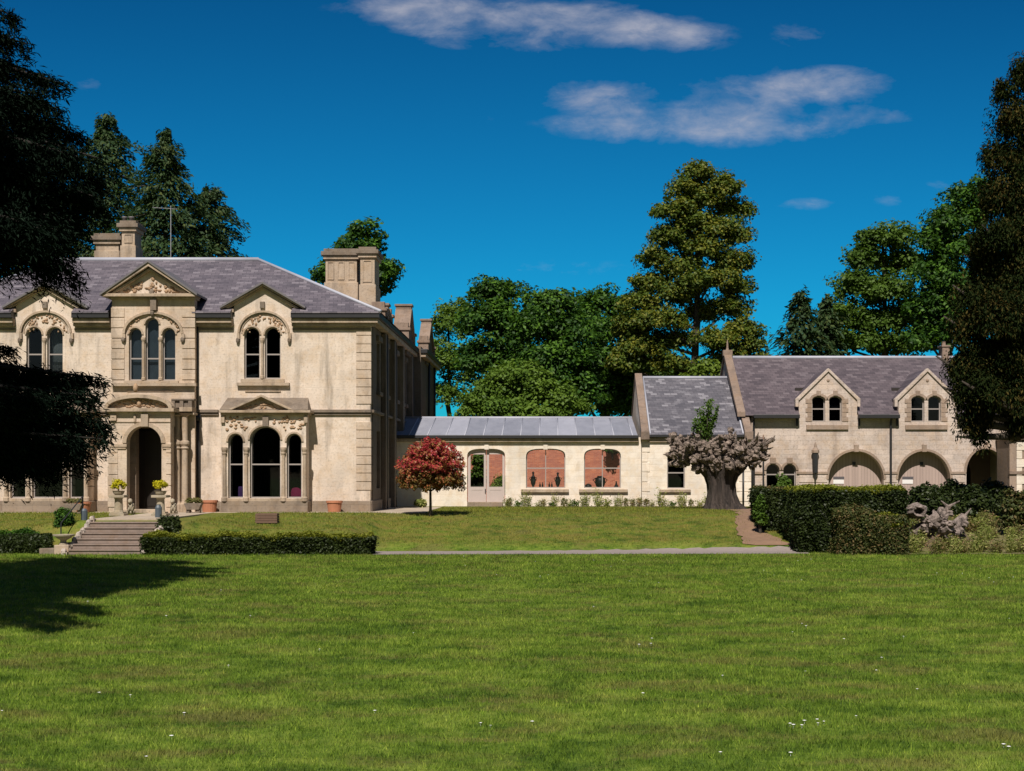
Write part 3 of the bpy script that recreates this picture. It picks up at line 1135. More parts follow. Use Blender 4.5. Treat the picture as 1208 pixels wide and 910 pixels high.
carve(PX(148, Y), PX(214, Y), PZ(394, Y), PZ(370.5, Y), Y - 0.01, 20, cv, 0.72)
kp.pbox(177, 184, Y - 0.22, Y + 0.02, 345.5 + 6, 366)
kp.blob((PX(180.5, Y), Y - 0.2, PZ(347, Y)), (0.12, 0.15, 0.2), 8, 6)
kp.blob((PX(180.5, Y), Y - 0.12, PZ(369, Y)), (0.10, 0.1, 0.16), 8, 6)
# sill of the centre window with its band
hm.pbox(131, 231, Y - 0.22, Y + 0.02, 452, 455.5)
hm.pbox(146, 210, Y - 0.10, Y + 0.02, 449.2, 451.9)
hm.pbox(150, 206, Y - 0.04, Y + 0.02, 460.5, 462)
# upper double windows of the side bays
Y = F0
for off in (0, DX):
    hm.archband(PX(283 + off, Y), PX(339.5 + off, Y), PZ(393, Y), PZ(369, Y), 0.085, Y - 0.12, Y + 0.02)
    hm.archband(PX(285.6 + off, Y), PX(336.8 + off, Y), PZ(393, Y), PZ(371.6, Y), 0.035, Y - 0.04, Y + 0.02)
    for px in (280.9, 341.6):
        hm.pbox(px - 1.6 + off, px + 1.6 + off, Y - 0.12, Y + 0.02, 393.05, 400)
        kp.blob((PX(px + off, Y), Y - 0.08, PZ(402, Y)), (0.085, 0.09, 0.14), 7, 5)
    for L in lights_up2(off):
        x0, x1 = min(p[0] for p in L), max(p[0] for p in L)
        zt = max(p[1] for p in L)
        hm.archband(x0, x1, zt - 0.33, zt, 0.065, Y - 0.05, Y + 0.02)
    x = PX(309.5 + off, Y)
    hm.lathe(x, Y - 0.04, [(0.09, PZ(447, Y)), (0.09, PZ(444, Y)), (0.06, PZ(443, Y)), (0.06, PZ(405, Y)), (0.10, PZ(402, Y)), (0.10, PZ(399, Y))], 10)
    carve(PX(284 + off, Y), PX(338 + off, Y), PZ(393, Y), PZ(371, Y), Y - 0.005, 42, cv, 0.3)
    hm.pbox(279 + off, 341 + off, Y - 0.18, Y + 0.02, 451.5, 455)
    hm.pbox(284 + off, 335 + off, Y - 0.09, Y + 0.02, 447.3, 451.4)
    hm.pbox(289 + off, 331 + off, Y - 0.05, Y + 0.02, 461, 462.3)
    kp.pbox(306.5 + off, 312 + off, Y - 0.12, Y + 0.02, 356, 363.5)
    for L in lights_up2(off):
        window(house, L, Y + 0.16, [PZ(418, Y)])
for i, L in enumerate(cl3(C0)):
    window(house, L, C0 + 0.16, [PZ(423, C0)])
bl = MB()
bl.box(PX(150, F0), PX(209, F0), C0 + 0.36, C0 + 0.38, PZ(450, C0), PZ(378, C0))
bl.build('backing_panel', PANELB, house)  # plain blue-grey panel filling the three centre lights from behind
cu = MB()
for k in range(9):
    cu.tube([(PX(57 + k * 2.0, F0), F0 + 0.55, PZ(447, F0)), (PX(57 + k * 2.0, F0), F0 + 0.55, PZ(386, F0))], 0.05, 6)
cu.build('curtain', CURT, house, smooth=True)

# pilaster blocks on the central bay
q = MB()
z = PZ(448, C0)
while z < PZ(372, C0):
    for a, b in ((132, 147), (215, 229.5)):
        q.box(PX(a, C0) - (0.03 if a == 132 else 0), PX(b, C0) + (0.03 if a > 200 else 0), C0 - 0.035, C0 + 0.2, z, z + 0.41)
    z += 0.45
q.build('quoin', ASHLAR, house, bevel=0.012)

# bay windows on the ground floor
Y = B0


def bay_lights(off):
    return [arch(PX(269 + off, Y), PX(287 + off, Y), PZ(588, Y), PZ(521, Y), PZ(511.5, Y)),
            arch(PX(294.5 + off, Y), PX(331 + off, Y), PZ(588, Y), PZ(519, Y), PZ(503, Y), 20),
            arch(PX(338 + off, Y), PX(356 + off, Y), PZ(588, Y), PZ(521, Y), PZ(511.5, Y))]


for off in (0, DX):
    bay = MB()
    bay.slab(pts([(261 + off, 592), (361 + off, 592), (361 + off, 488), (261 + off, 488)], Y), bay_lights(off), Y, F0 - 0.003)
    bay.build('bay_window', STONE, house)
    b2 = MB()
    b2.pbox(259.5 + off, 363 + off, Y - 0.10, F0 + 0.0, 591.8, 604.5)
    b2.build('bay_plinth', PLINTH, house, bevel=0.02)
    b3 = MB()
    b3.pbox(258 + off, 366 + off, Y - 0.28, F0, 484, 487)
    b3.pbox(260 + off, 363.5 + off, Y - 0.14, F0, 487.1, 489.8)
    A = pts([(270 + off, 483.9), (309.5 + off, 466), (347 + off, 483.9)], Y)
    Bq = pts([(275 + off, 483.9), (309.5 + off, 468.8), (342 + off, 483.9)], Y)
    b3.band(A, Bq, Y - 0.28, Y + 0.1)
    b3.slab(pts([(274 + off, 483.9), (343 + off, 483.9), (309.5 + off, 468)], Y), [], Y - 0.02, Y + 0.3)
    b3.pbox(262 + off, 360 + off, Y - 0.07, Y + 0.02, 588.2, 591.7)
    for s_ in (262.5, 360.5):
        b3.pbox(s_ - 2.2 + off, s_ + 2.2 + off, Y - 0.12, Y + 0.02, 490, 499)
    b3.build('bay_moulding', TRIM, house, bevel=0.012)
    lr = MB()
    x0, x1 = PX(262 + off, Y), PX(361 + off, Y)
    z0, z1 = PZ(484, Y) + 0.01, PZ(469.5, F0)
    lr.add([(x0 - 0.1, Y - 0.1, z0), (x1 + 0.1, Y - 0.1, z0), (x1 - 0.05, F0 - 0.01, z1), (x0 + 0.05, F0 - 0.01, z1), (x0 - 0.1, F0 - 0.01, z0), (x1 + 0.1, F0 - 0.01, z0)],
           [(0, 1, 2, 3), (0, 3, 4), (1, 5, 2), (0, 4, 5, 1), (3, 2, 5, 4)])
    lr.build('bay_roof', WEATHER, house)
    cl_ = MB()
    for px in (265, 290.7, 334.5, 359.5):
        x = PX(px + off, Y)
        cl_.lathe(x, Y - 0.05, [(0.13, PZ(591.5, Y)), (0.13, PZ(587.5, Y)), (0.085, PZ(586, Y)), (0.075, PZ(537, Y)), (0.11, PZ(535, Y)), (0.09, PZ(534, Y)), (0.13, PZ(530.5, Y)), (0.13, PZ(528, Y))], 12)
    cl_.build('colonnette', TRIM, house, smooth=False)
    for L in bay_lights(off):
        x0, x1 = min(p[0] for p in L), max(p[0] for p in L)
        zt = max(p[1] for p in L)
        hh = 0.58 if x1 - x0 > 1 else 0.35
        hm.archband(x0, x1, zt - hh, zt, 0.075, Y - 0.05, Y + 0.02)
        window(house, L, Y + 0.2, [PZ(548, Y)], [], 0.06)
    for i in range(70):
        s_ = random.choice((-1, 1))
        px = 311.5 + s_ * random.uniform(9, 46)
        py = random.uniform(492, 508)
        if abs(px - 312.5) < 22 and py > 500:
            continue
        cv.blob((PX(px + off, Y), Y - 0.005, PZ(py, Y)), (random.uniform(.04, .10), 0.055, random.uniform(.035, .07)), 6, 4)
    for i in range(24):
        u_ = random.uniform(-1, 1)
        cv.blob((PX(309.5 + u_ * 24 + off, Y), Y - 0.03, PZ(483 - random.uniform(0, 9) * (1 - abs(u_)), Y)), (0.07, 0.05, 0.045), 6, 4)
    # keystone
    kp.pbox(309.5 + off, 316.5 + off, Y - 0.12, Y + 0.02, 492, 503)
hm.build('window_moulding', TRIM, house)
kp.build('carved_boss', WEATHER, house, smooth=False)
cv.build('carved_relief', CARVED, house, smooth=True, tol=1.3)

# the entrance porch
Y = P0
po = MB()
px0, px1 = PX(128, Y), PX(201, Y)
door = arch(PX(149.5, Y), PX(190.5, Y), PZ(604, Y) + 0.02, PZ(523, Y), PZ(503, Y), 24)
po.slab(pts([(128, 605.6), (201, 605.6), (201, 486), (128, 486)], Y), [door], Y, Y + 0.45)
po.box(px0, px0 + 0.4, Y + 0.453, C0 - 0.003, 0, PZ(486, Y))
# open right flank: pier, entablature over it, and the inner pilaster
po.box(px1 - 0.42, px1, Y + 0.453, Y + 0.62, 0, PZ(486, Y))
po.box(px1 - 0.42, px1, Y + 0.623, C0 - 0.003, PZ(503, Y), PZ(486, Y))
po.box(PX(205, C0), PX(214, C0), C0 - 0.45, C0 - 0.003, 0.0, PZ(488, C0))
po.box(PX(221, C0), PX(231, C0), C0 - 0.16, C0 - 0.003, 0.0, PZ(488, C0))
porch = po.build1('porch', ASHLAR, house, bevel=0.012)
p2 = MB()
p2.box(px0 - 0.22, px1 + 0.2, Y - 0.24, C0 - 0.004, PZ(486, Y) + 0.003, PZ(482, Y))
p2.box(px1 + 0.203, PX(231.5, C0), C0 - 0.75, C0 - 0.004, PZ(486.5, C0), PZ(481.5, C0))
p2.pbox(202.5, 229, C0 - 0.62, C0 - 0.005, 487, 489.5)
# segmental pediment
n = 20
A, Bq = [], []
xc = (px0 + px1) / 2
for i in range(n + 1):
    a = math.pi * (0.0 + i / n)
    A.append((xc + (px1 - px0) / 2 * 1.10 * math.cos(a), PZ(481.9, Y) + 0.58 * math.sin(a)))
    Bq.append((xc + (px1 - px0) / 2 * 0.98 * math.cos(a), PZ(481.9, Y) + 0.43 * math.sin(a)))
p2.band(A, Bq, Y - 0.24, Y + 0.35)
p2.slab([(p[0], p[1] - 0.01) for p in Bq], [], Y + 0.02, Y + 0.3)
p2.build('porch_cornice', TRIM, porch, bevel=0.012)
p5 = MB()
p5.pbox(202, 229, C0 - 0.5, C0 - 0.005, 470.5, 472.5)
for px in (204, 214, 224):
    p5.pbox(px - 2.2, px + 2.2, C0 - 0.48, C0 - 0.1, 472.6, 481.3)
p5.pbox(206.5, 222, C0 - 0.40, C0 - 0.2, 473, 481.3)
p5.build('porch_parapet', WEATHER, porch, bevel=0.01)
p3 = MB()
x0, x1 = PX(149.5, Y), PX(190.5, Y)
p3.archband(x0, x1, PZ(523, Y), PZ(503, Y), 0.17, Y - 0.07, Y + 0.02, 22)
for a, b in ((131, 149.3), (190.8, 201.5)):
    p3.pbox(a, b, Y - 0.08, Y + 0.02, 524, 527.5)
    p3.pbox(a + 1, b - 1, Y - 0.05, Y + 0.02, 527.6, 530)
p3.pbox(166, 174.5, Y - 0.16, Y + 0.02, 489, 503.5)
p3.pbox(130, 137, Y - 0.1, Y + 0.02, 489.2, 496.5)
p3.pbox(157.5, 160, Y - 0.08, Y + 0.02, 489.2, 498)
p3.pbox(128, 201, Y - 0.04, Y + 0.02, 497.2, 498.4)
p3.build('porch_moulding', TRIM, porch, bevel=0.01)
p4 = MB()
for px in (209, 218):
    yy = C0 - 0.55
    x = PX(px, yy)
    p4.lathe(x, yy, [(0.22, 0.02), (0.22, 0.35), (0.17, 0.40), (0.14, 0.48), (0.125, PZ(531, yy)), (0.17, PZ(529, yy)), (0.14, PZ(527, yy)), (0.20, PZ(524, yy)), (0.20, PZ(521, yy)), (0.13, PZ(520, yy)), (0.12, PZ(492, yy)), (0.2, PZ(489.7, yy))], 14)
p4.build('porch_column', TRIM, porch, smooth=False)
cv2 = MB()
for i in range(50):
    a = random.uniform(0.1, math.pi - 0.1)
    r = math.sqrt(random.uniform(0.05, 0.8))
    cv2.blob((xc + (px1 - px0) / 2 * 0.9 * r * math.cos(a), Y + 0.02, PZ(481, Y) + 0.36 * r * math.sin(a)), (0.075, 0.05, 0.045), 6, 4)
cv2.blob((xc, Y - 0.03, PZ(476, Y)), (0.10, 0.1, 0.16), 8, 6)
cv2.blob((xc - 0.12, Y - 0.15, PZ(458, Y)), (0.11, 0.12, 0.2), 8, 6)
cv2.build('porch_carving', CARVED, porch, smooth=True, tol=0.4)
q = MB()
z = 0.25
while z < PZ(531, Y):
    q.box(px0 - 0.03, PX(139, Y), Y - 0.03, Y + 0.3, z, z + 0.42)
    q.box(PX(196, Y), px1 + 0.03, Y - 0.03, Y + 0.3, z, z + 0.42)
    q.box(PX(204.6, C0), PX(214.6, C0), C0 - 0.48, C0 - 0.1, z, z + 0.42)
    z += 0.46
q.build('quoin', ASHLAR, porch, bevel=0.015)
ins = MB()
ins.box(px0 + 0.41, px0 + 0.9, C0 - 0.5, C0 - 0.05, 0.02, 3.6)
ins.build('porch_inner_pier', PLINTH, porch)
dr = MB()
dr.box(PX(150, F0), PX(190, F0), F0 + 0.25, F0 + 0.33, 0.02, PZ(508, F0))
for i in range(2):
    for j in range(3):
        a = PX(153 + i * 19, F0)
        dr.ring(rect(a, a + 0.58, 0.25 + j * 1.1, 1.15 + j * 1.1), 0.06, F0 + 0.225, F0 + 0.252)
dr.build('front_door', DARKWD, house)
st = MB()
st.box(PX(147, Y), PX(193, Y), Y - 0.35, Y + 0.3, 0.0, 0.16)
st.build('doorstep', TRIM, house, bevel=0.02)

# downpipes
for (px, ya, top, bot) in ((234, F0, 372, 604), (262.5, F0, 372, 372.5)):
    if bot - top < 5:
        continue
    mb = MB()
    x = PX(px, ya)
    mb.tube([(x, ya - 0.1, 0.0), (x, ya - 0.1, PZ(494, ya))], 0.10, 8)  # lower pipe widened so its black takes in the porch shadow too
    mb.box(x - 0.14, x + 0.14, ya - 0.24, ya - 0.02, PZ(497, ya), PZ(489.8, ya))
    mb.tube([(x - 0.03, ya - 0.1, PZ(483, ya)), (x - 0.03, ya - 0.1, PZ(376, ya))], 0.055, 8)
    mb.build('downpipe', GUTTER, house, smooth=True)

# flank of the house: pilasters, gables, pipes, windows
fl = MB()
for (ya, yb, d) in ((62.46, 63.2, 0.05), (65.9, 66.4, 0.22), (69.4, 70.0, 0.25), (73.0, 73.6, 0.3), (77.6, 78.3, 0.3)):
    fl.box(XR + 0.001, XR + d, ya, yb, 0.0, ZE - 0.45)
for (a, b) in ((64.2, 65.3), (67.2, 68.3), (71.6, 72.6), (74.6, 75.4), (76.2, 77.0)):
    fl.box(XR + 0.001, XR + 0.16, a - 0.1, b + 0.1, 5.2, 5.38)
    fl.box(XR + 0.001, XR + 0.14, a - 0.12, b + 0.12, 7.65, 7.9)
    fr = MB()
    fr.box(XR - 0.2, XR - 0.14, a, b, 5.4, 5.48); fr.box(XR - 0.2, XR - 0.14, a, b, 7.52, 7.6)
    fr.box(XR - 0.2, XR - 0.14, a, a + 0.07, 5.48, 7.52); fr.box(XR - 0.2, XR - 0.14, b - 0.07, b, 5.48, 7.52)
    fr.box(XR - 0.2, XR - 0.14, a + 0.07, b - 0.07, 6.46, 6.53)
    wo = fr.build('window', FRAMEW, house)
    gp = MB()
    gp.box(XR - 0.175, XR - 0.167, a + 0.03, b - 0.03, 5.43, 7.57)
    gp.build('pane', GLASS, wo)
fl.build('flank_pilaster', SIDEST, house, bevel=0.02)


def flank_gable(ya, yb, zt, x0, x1):
    ym = (ya + yb) / 2
    m = MB()
    m.slab([(ya, ZE - 0.6), (yb, ZE - 0.6), (yb, ZE + 0.55), (ym + 0.35, zt - 0.25), (ym - 0.35, zt - 0.25), (ya, ZE + 0.55)], [], x0 + 0.12, x1, axis='x')
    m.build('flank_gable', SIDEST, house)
    c = MB()
    for s_ in (-1, 1):
        A = [(ym + s_ * 0.25, zt), (ym + s_ * (yb - ya - 0.2) / 2, ZE + 0.62)]
        B = [(ym + s_ * 0.25, zt - 0.3), (ym + s_ * (yb - ya - 0.2) / 2, ZE + 0.30)]
        L = [A[0], A[1], B[1], B[0]]
        c.slab(L, [], x0, x1 + 0.12, axis='x')
    c.box(x0 + 0.02, x1 + 0.10, ym - 0.3, ym + 0.3, zt - 0.5, zt + 0.12)
    c.box(x0 - 0.05, x1 + 0.16, ym - 0.36, ym + 0.36, zt + 0.12, zt + 0.24)
    for yy_ in (ya - 0.1, yb - 0.3):
        c.box(x0 + 0.05, x1 + 0.12, yy_, yy_ + 0.42, ZE + 0.0, ZE + 0.62)
        c.box(x0 - 0.04, x1 + 0.2, yy_ - 0.08, yy_ + 0.5, ZE + 0.62, ZE + 0.76)
        c.box(x0 + 0.08, x1 + 0.08, yy_ + 0.05, yy_ + 0.36, ZE + 0.76, ZE + 1.05)
    c.build('gable_coping', COPING, house, bevel=0.02)


flank_gable(66.2, 69.2, 9.5, XR - 0.55, XR + 0.05)
flank_gable(75.2, 78.6, 10.55, XR - 0.5, XR + 0.25)
flank_gable(82.5, 87.0, 10.6, XR + 0.15, XR + 0.65)
dp = MB()
for yy in (66.9, 70.6, 74.0, 79.6):
    dp.tube([(XR + 0.14, yy, 0.0), (XR + 0.14, yy, ZE - 0.1)], 0.07, 8)
for yy in (84.0, 88.0):
    dp.tube([(XR + 0.67, yy, 3.0), (XR + 0.67, yy, ZE - 0.1)], 0.07, 8)
dp.build('downpipe', GUTTER, house, smooth=True)

# things seen through the right bay window
mb = MB()
mb.box(PX(281.5, 61.9), PX(287.5, 61.9), 61.75, 61.95, PZ(590, 61.9), PZ(574, 61.9))
tag(mb.build('cushion', PURPLE, bevel=0.05), 'purple cushion on the sill inside the left light of the bay window', 'cushion')
mb = MB()
mb.blob((PX(349, 61.8), 61.8, PZ(586, 61.8)), (0.36, 0.16, 0.40), 14, 10)
tag(mb.build('cushion', PINK, smooth=True), 'bright magenta round cushion inside the right light of the bay window', 'cushion')

# ------------------------------------------------------------------ the link with its lead roof
LY = 72.0
link = thing('garden_link', 'low pale stone link building with a seamed lead roof and wide arched windows', 'building', (PX(605, LY), 74, 0))
lz = PZ(597.8, LY)


def soft_arch(a, b, top, shoulder, bot, Y):
    x0, x1 = PX(a, Y), PX(b, Y)
    z0, z1, z2 = PZ(bot, Y), PZ(shoulder, Y), PZ(top, Y)
    p = [(x0, z0), (x1, z0), (x1, z1)]
    n = 16
    for i in range(1, n):
        a_ = math.pi * i / n
        cx = (x0 + x1) / 2
        ca, sa = math.cos(a_), math.sin(a_)
        # three-centred head
        p.append((cx + (x1 - x0) / 2 * math.copysign(abs(ca) ** 0.62, ca), z1 + (z2 - z1) * sa ** 0.62))
    p.append((x0, z1))
    return p


dooro = soft_arch(551, 596, 529.5, 540, 593, LY)
wino1 = soft_arch(620.5, 667, 529.5, 540, 576, LY)
wino2 = soft_arch(689, 732.5, 529.5, 540, 576, LY)
lw = MB()
lw.slab(pts([(462, 598.2), (756.5, 598.2), (756.5, 516), (462, 516)], LY), [dooro, wino1, wino2], LY, LY + 0.4)
lw.build('wall', LINKST, link)
# rear wall, glazed
RY = 76.8
rh = [rect(PX(a, RY), PX(b, RY), 0.15, 3.2) for a, b in ((534, 604), (609, 676), (680, 746))]
rw = MB()
rw.slab([(PX(464, RY), 0.0), (PX(755, RY), 0.0), (PX(755, RY), 3.4), (PX(464, RY), 3.4)], rh, RY, RY + 0.25)
rw.box(PX(462, LY), PX(462, LY) + 0.3, LY + 0.41, RY - 0.01, 0, 3.4)
rw.build('rear_wall', DARKIN, link)
fl = MB()
fl.box(PX(464, LY), PX(755, LY), LY + 0.41, RY - 0.01, 0.0, 0.05)
fl.build('floor', DARKWD, link)
ce = MB()
ce.box(PX(462, LY), PX(755, LY), LY + 0.41, RY + 0.2, 3.42, 3.5)
ce.build('ceiling', DARKIN, link)
gut = MB()
gut.box(PX(462, LY), PX(753, LY), LY - 0.30, LY - 0.02, PZ(517.5, LY), PZ(513.6, LY))
gut.build('gutter', GUTTER, link, bevel=0.02)
fa = MB()
fa.box(PX(462, LY), PX(753, LY), LY - 0.17, LY - 0.002, PZ(521.5, LY), PZ(517.6, LY))
fa.build('fascia', TRIM, link, bevel=0.01)
# lead roof sheets with rolls
yt, zt = 76.9, PZ(493.5, 76.9)
yb, zb = LY - 0.28, PZ(514, LY - 0.28)
lr = MB()
x0, x1 = PX(458, LY), PX(752, LY)
lr.add([(x0, yb, zb), (x1, yb, zb), (x1, yt, zt), (x0, yt, zt), (x0, yt + 0.4, zb), (x1, yt + 0.4, zb)],
       [(0, 1, 2, 3), (3, 2, 5, 4), (0, 3, 4), (1, 5, 2), (0, 4, 5, 1)])
m, t, b, o = material('lead_bays')
p = pos(t)
x, y, z = t.sep(p)
cell = t.math('FLOOR', t.math('DIVIDE', t.math('ADD', x, 40.0 + 0.07), 0.94))
wn = t.new('ShaderNodeTexWhiteNoise', noise_dimensions='1D')
t.set(wn.inputs['W'], cell)
n = t.noise(t.mapping(p, (1.2, 0.5, 0.5)), 1.6, 6, 0.65)
f = t.math('ADD', t.math('MULTIPLY', wn.outputs['Value'], 0.45), t.math('MULTIPLY', n, 0.6))
t.set(b.inputs['Base Color'], t.ramp(f, [(0.2, (0.18, 0.19, 0.23)), (0.8, (0.36, 0.37, 0.43))]))
b.inputs['Roughness'].default_value = 0.5
LEADB = m
lroof = lr.build('roof', LEADB, link)
rolls = MB()
k = math.ceil((x0 + 40.07) / 0.94)
while k * 0.94 - 40.07 < x1:
    xx = k * 0.94 - 40.07
    rolls.tube([(xx, yb - 0.01, zb + 0.015), (xx, yt, zt + 0.015)], 0.03, 8)
    k += 1
rolls.tube([(x0, yt, zt + 0.02), (x1, yt, zt + 0.02)], 0.07, 8)
rolls.build('roof_roll', LEAD, lroof, smooth=True)
# windows with sills, keystones and inner ledges
for (L, a, b, sa, sb) in ((wino1, 620.5, 667, 614.5, 671), (wino2, 689, 732.5, 683, 740.5)):
    xm = PX((a + b) / 2, LY)
    wo = window(link, L, LY + 0.2, [PZ(552.5, LY)], [xm], 0.05, FRAMEW, GLASSC)
    s_ = MB()
    s_.box(PX(sa, LY), PX(sb, LY), LY - 0.14, LY + 0.19, PZ(581, LY), PZ(577.3, LY))
    s_.build('sill', TRIM, wo, bevel=0.015)
    s_ = MB()
    s_.box(PX(a - 2, LY), PX(b + 2, LY), LY + 0.41, LY + 0.95, PZ(577, LY) - 0.06, PZ(577, LY))
    s_.build('window_ledge', DARKWD, wo)
ks = MB()
for px in (574, 643.5, 711):
    ks.pbox(px - 2.5, px + 2.5, LY - 0.04, LY + 0.02, 523.5, 530.5)
ks.build('keystone', LINKST, link)
# double doors
xm = PX(573.5, LY)
for s_, (a, b) in enumerate(((551.8, 573.2), (573.8, 595.2))):
    Y = LY + 0.18
    x0, x1 = PX(a, LY), PX(b, LY)
    hole = rect(x0 + 0.13, x1 - 0.11, PZ(574.5, LY), PZ(531, LY) - (0.22 if True else 0))
    half = [p for p in dooro]
    mb = MB()
    out_ = []
    for p in half:
        out_.append((min(max(p[0], x0), x1), p[1]))
    ded = []
    for p in out_:
        if not ded or math.dist(p, ded[-1]) > 1e-4:
            ded.append(p)
    if math.dist(ded[0], ded[-1]) < 1e-4:
        ded.pop()
    mb.slab(ded, [hole], Y, Y + 0.06)
    mb.ring(rect(x0 + 0.13, x1 - 0.11, lz + 0.12 + 0.1, PZ(577, LY)), 0.06, Y - 0.012, Y + 0.01)
    d = mb.build('door', GREYP, link)
    pane(hole, Y + 0.03, d, GLASSC)
    if s_ == 0:
        h = MB()
        h.box(x1 - 0.055, x1 - 0.015, Y - 0.05, Y - 0.002, PZ(582, LY), PZ(577, LY))
        h.build('handle', IRON, d)
fb = MB()
fb.pbox(551, 593, LY - 0.55, LY + 0.1, 592.5, 600)
fb.build('doorstep', PLINTH, link, bevel=0.03)

# what stands on the inner ledges
ledge = PZ(577, LY)


def vase(px, h, r, label):
    mb = MB()
    x = PX(px, 72.75)
    prof = [(r * .6, 0), (r * .65, .04), (r * .3, .10), (r * .8, .3), (r, .5), (r * .75, .68), (r * .35, .78), (r * .3, .86), (r * .5, .93), (r * .2, 1.0)]
    mb.lathe(x, 72.75, [(a, ledge + b * h) for a, b in prof], 12)
    for s_ in (-1, 1):
        mb.tube([(x + s_ * r * .8, 72.75, ledge + .68 * h), (x + s_ * r * 1.35, 72.75, ledge + .62 * h), (x + s_ * r * .95, 72.75, ledge + .48 * h)], 0.02, 6)
    return tag(mb.build('vase', IRON, smooth=True), label, 'vase')


vase(629, 0.88, 0.14, 'tall dark two-handled vase left of the glazing bar in the window nearer the door')
vase(658, 0.84, 0.14, 'tall dark two-handled vase right of the glazing bar in the window nearer the door')
for k, px in enumerate((637, 640, 648, 651)):
    mb = MB()
    x = PX(px, 72.7)
    mb.lathe(x, 72.7, [(0.045, ledge), (0.045, ledge + 0.2), (0.018, ledge + 0.27), (0.018, ledge + 0.34)], 10)
    tag(mb.build('bottle', IRON, smooth=True), 'small dark bottle between the two vases on the inner window ledge', 'bottle', 'bottles on the window ledge')
mb = MB()
x = PX(708, 72.8)
mb.lathe(x, 72.8, [(0.12, ledge), (0.13, ledge + .05), (0.2, ledge + .12), (0.27, ledge + .3), (0.25, ledge + .52), (0.14, ledge + .62), (0.17, ledge + .66)], 16)
for s_ in (-1, 1):
    mb.tube([(x + s_ * .22, 72.8, ledge + .55), (x + s_ * .36, 72.8, ledge + .45), (x + s_ * .25, 72.8, ledge + .3)], 0.025, 6)
tag(mb.build('urn', IRON, smooth=True), 'squat dark round urn in the window nearer the gabled lodge', 'urn')
mb = MB()
mb.lathe(PX(694, 72.8), 72.8, [(0.14, ledge), (0.18, ledge + .1), (0.16, ledge + .2), (0.05, ledge + .26)], 12)
tag(mb.build('bowl', IRON, smooth=True), 'low dark bowl left of the squat urn on the window ledge', 'bowl')
mb = MB()
mb.lathe(PX(727, 72.8), 72.8, [(0.08, ledge), (0.11, ledge + .12), (0.05, ledge + .24), (0.03, ledge + .34), (0.05, ledge + .38)], 12)
tag(mb.build('jug', IRON, smooth=True), 'small dark jug at the right end of the window ledge beside the lodge', 'jug')

# brick garden wall behind the link
bw = thing('brick_wall', 'orange brick garden wall seen through the link windows', 'wall', (PX(640, 84), 84, 0))
mb = MB()
mb.box(PX(505, 84), PX(752, 84), 84, 84.35, 0, 3.9)
mb.build('brickwork', BRICK, bw)
mb = MB()
mb.box(PX(504, 84), PX(753, 84), 83.95, 84.4, 3.9, 4.0)
mb.build('coping', COPING, bw)

# ------------------------------------------------------------------ gabled lodge
lodge = thing('lodge', 'small gabled stone lodge with grey slate roof behind the old pollard stump', 'building', (PX(818, LY), 75, 0))
GY1 = 72.0
lodge_wall = MB()
swin = rect(PX(787, GY1), PX(808, GY1), PZ(576.5, GY1), PZ(538, GY1))
lodge_wall.slab(pts([(757, 598.2), (886, 598.2), (886, 512.5), (757, 512.5)], GY1), [swin], GY1 - 0.05, GY1 + 0.4)
zE, yR, zR = PZ(512.5, GY1), 77.3, PZ(446.5, 77.3)
xa, xb = PX(757, GY1), PX(886, GY1)
for xx in (xa, xb - 0.35):
    lodge_wall.slab([(GY1 + 0.401, 0), (82.6, 0), (82.6, zE), (yR, zR - 0.12), (GY1 + 0.401, zE)], [], xx, xx + 0.35, axis='x')
lodge_wall.box(xa + 0.36, xb - 0.36, 82.2, 82.6, 0, zE)
lodge_wall.build('wall', LINKST, lodge)
mb = MB()
mb.add([(xa + 0.36, GY1 - 0.25, zE - 0.03), (xb - 0.36, GY1 - 0.25, zE - 0.03), (xb - 0.36, yR, zR), (xa + 0.36, yR, zR), (xa + 0.36, 82.7, zE - 0.03), (xb - 0.36, 82.7, zE - 0.03)],
       [(0, 1, 2, 3), (3, 2, 5, 4), (0, 3, 4), (1, 5, 2), (0, 4, 5, 1)])
rf = mb.build('roof', SLATE_B, lodge)
mb = MB()
mb.tube([(xa + 0.4, yR, zR + 0.03), (xb - 0.4, yR, zR + 0.03)], 0.09, 8)
for s_, xx in ((1, xa + 0.42), (-1, xb - 0.42)):
    mb.tube([(xx, GY1 - 0.2, zE + 0.02), (xx, yR, zR + 0.05)], 0.05, 6)
mb.build('ridge_flashing', LEAD, rf, smooth=True)
cp = MB()
for s_, x0, x1 in ((0, xa - 0.04, xa + 0.35), (1, xb - 0.35, xb + 0.04)):
    L = [(GY1 - 0.35, zE - 0.12), (yR, zR + 0.02), (82.8, zE - 0.12), (82.8, zE + 0.12), (yR, zR + 0.28), (GY1 - 0.35, zE + 0.12)]
    cp.slab(L, [], x0, x1, axis='x')
    cp.box(x0 - 0.02, x1 + 0.02, GY1 - 0.42, GY1 + 0.05, zE - 0.28, zE + 0.14)
cp.build('gable_coping', COPING, lodge, bevel=0.02)
mb = MB()
mb.box(xa + 0.36, xb - 0.36, GY1 - 0.36, GY1 - 0.2, zE - 0.14, zE - 0.04)
mb.build('gutter', GUTTER, lodge)
mb = MB()
mb.box(xa + 0.3, xb - 0.3, GY1 - 0.17, GY1 - 0.052, zE - 0.40, zE - 0.2)
mb.build('eaves_band', TRIM, lodge, bevel=0.01)
mb = MB()
for a, b in ((757, 766.5), (869, 886.3)):
    for k in range(6):
        wv = 0.0 if k % 2 else 0.12
        x0, x1 = PX(a, GY1), PX(b, GY1)
        if a < 800: x1 -= wv
        else: x0 += wv
        mb.box(x0, x1, GY1 - 0.08, GY1 + 0.1, 0.25 + k * 0.5, 0.25 + k * 0.5 + 0.47)
mb.build('quoin', LINKST, lodge, bevel=0.015)
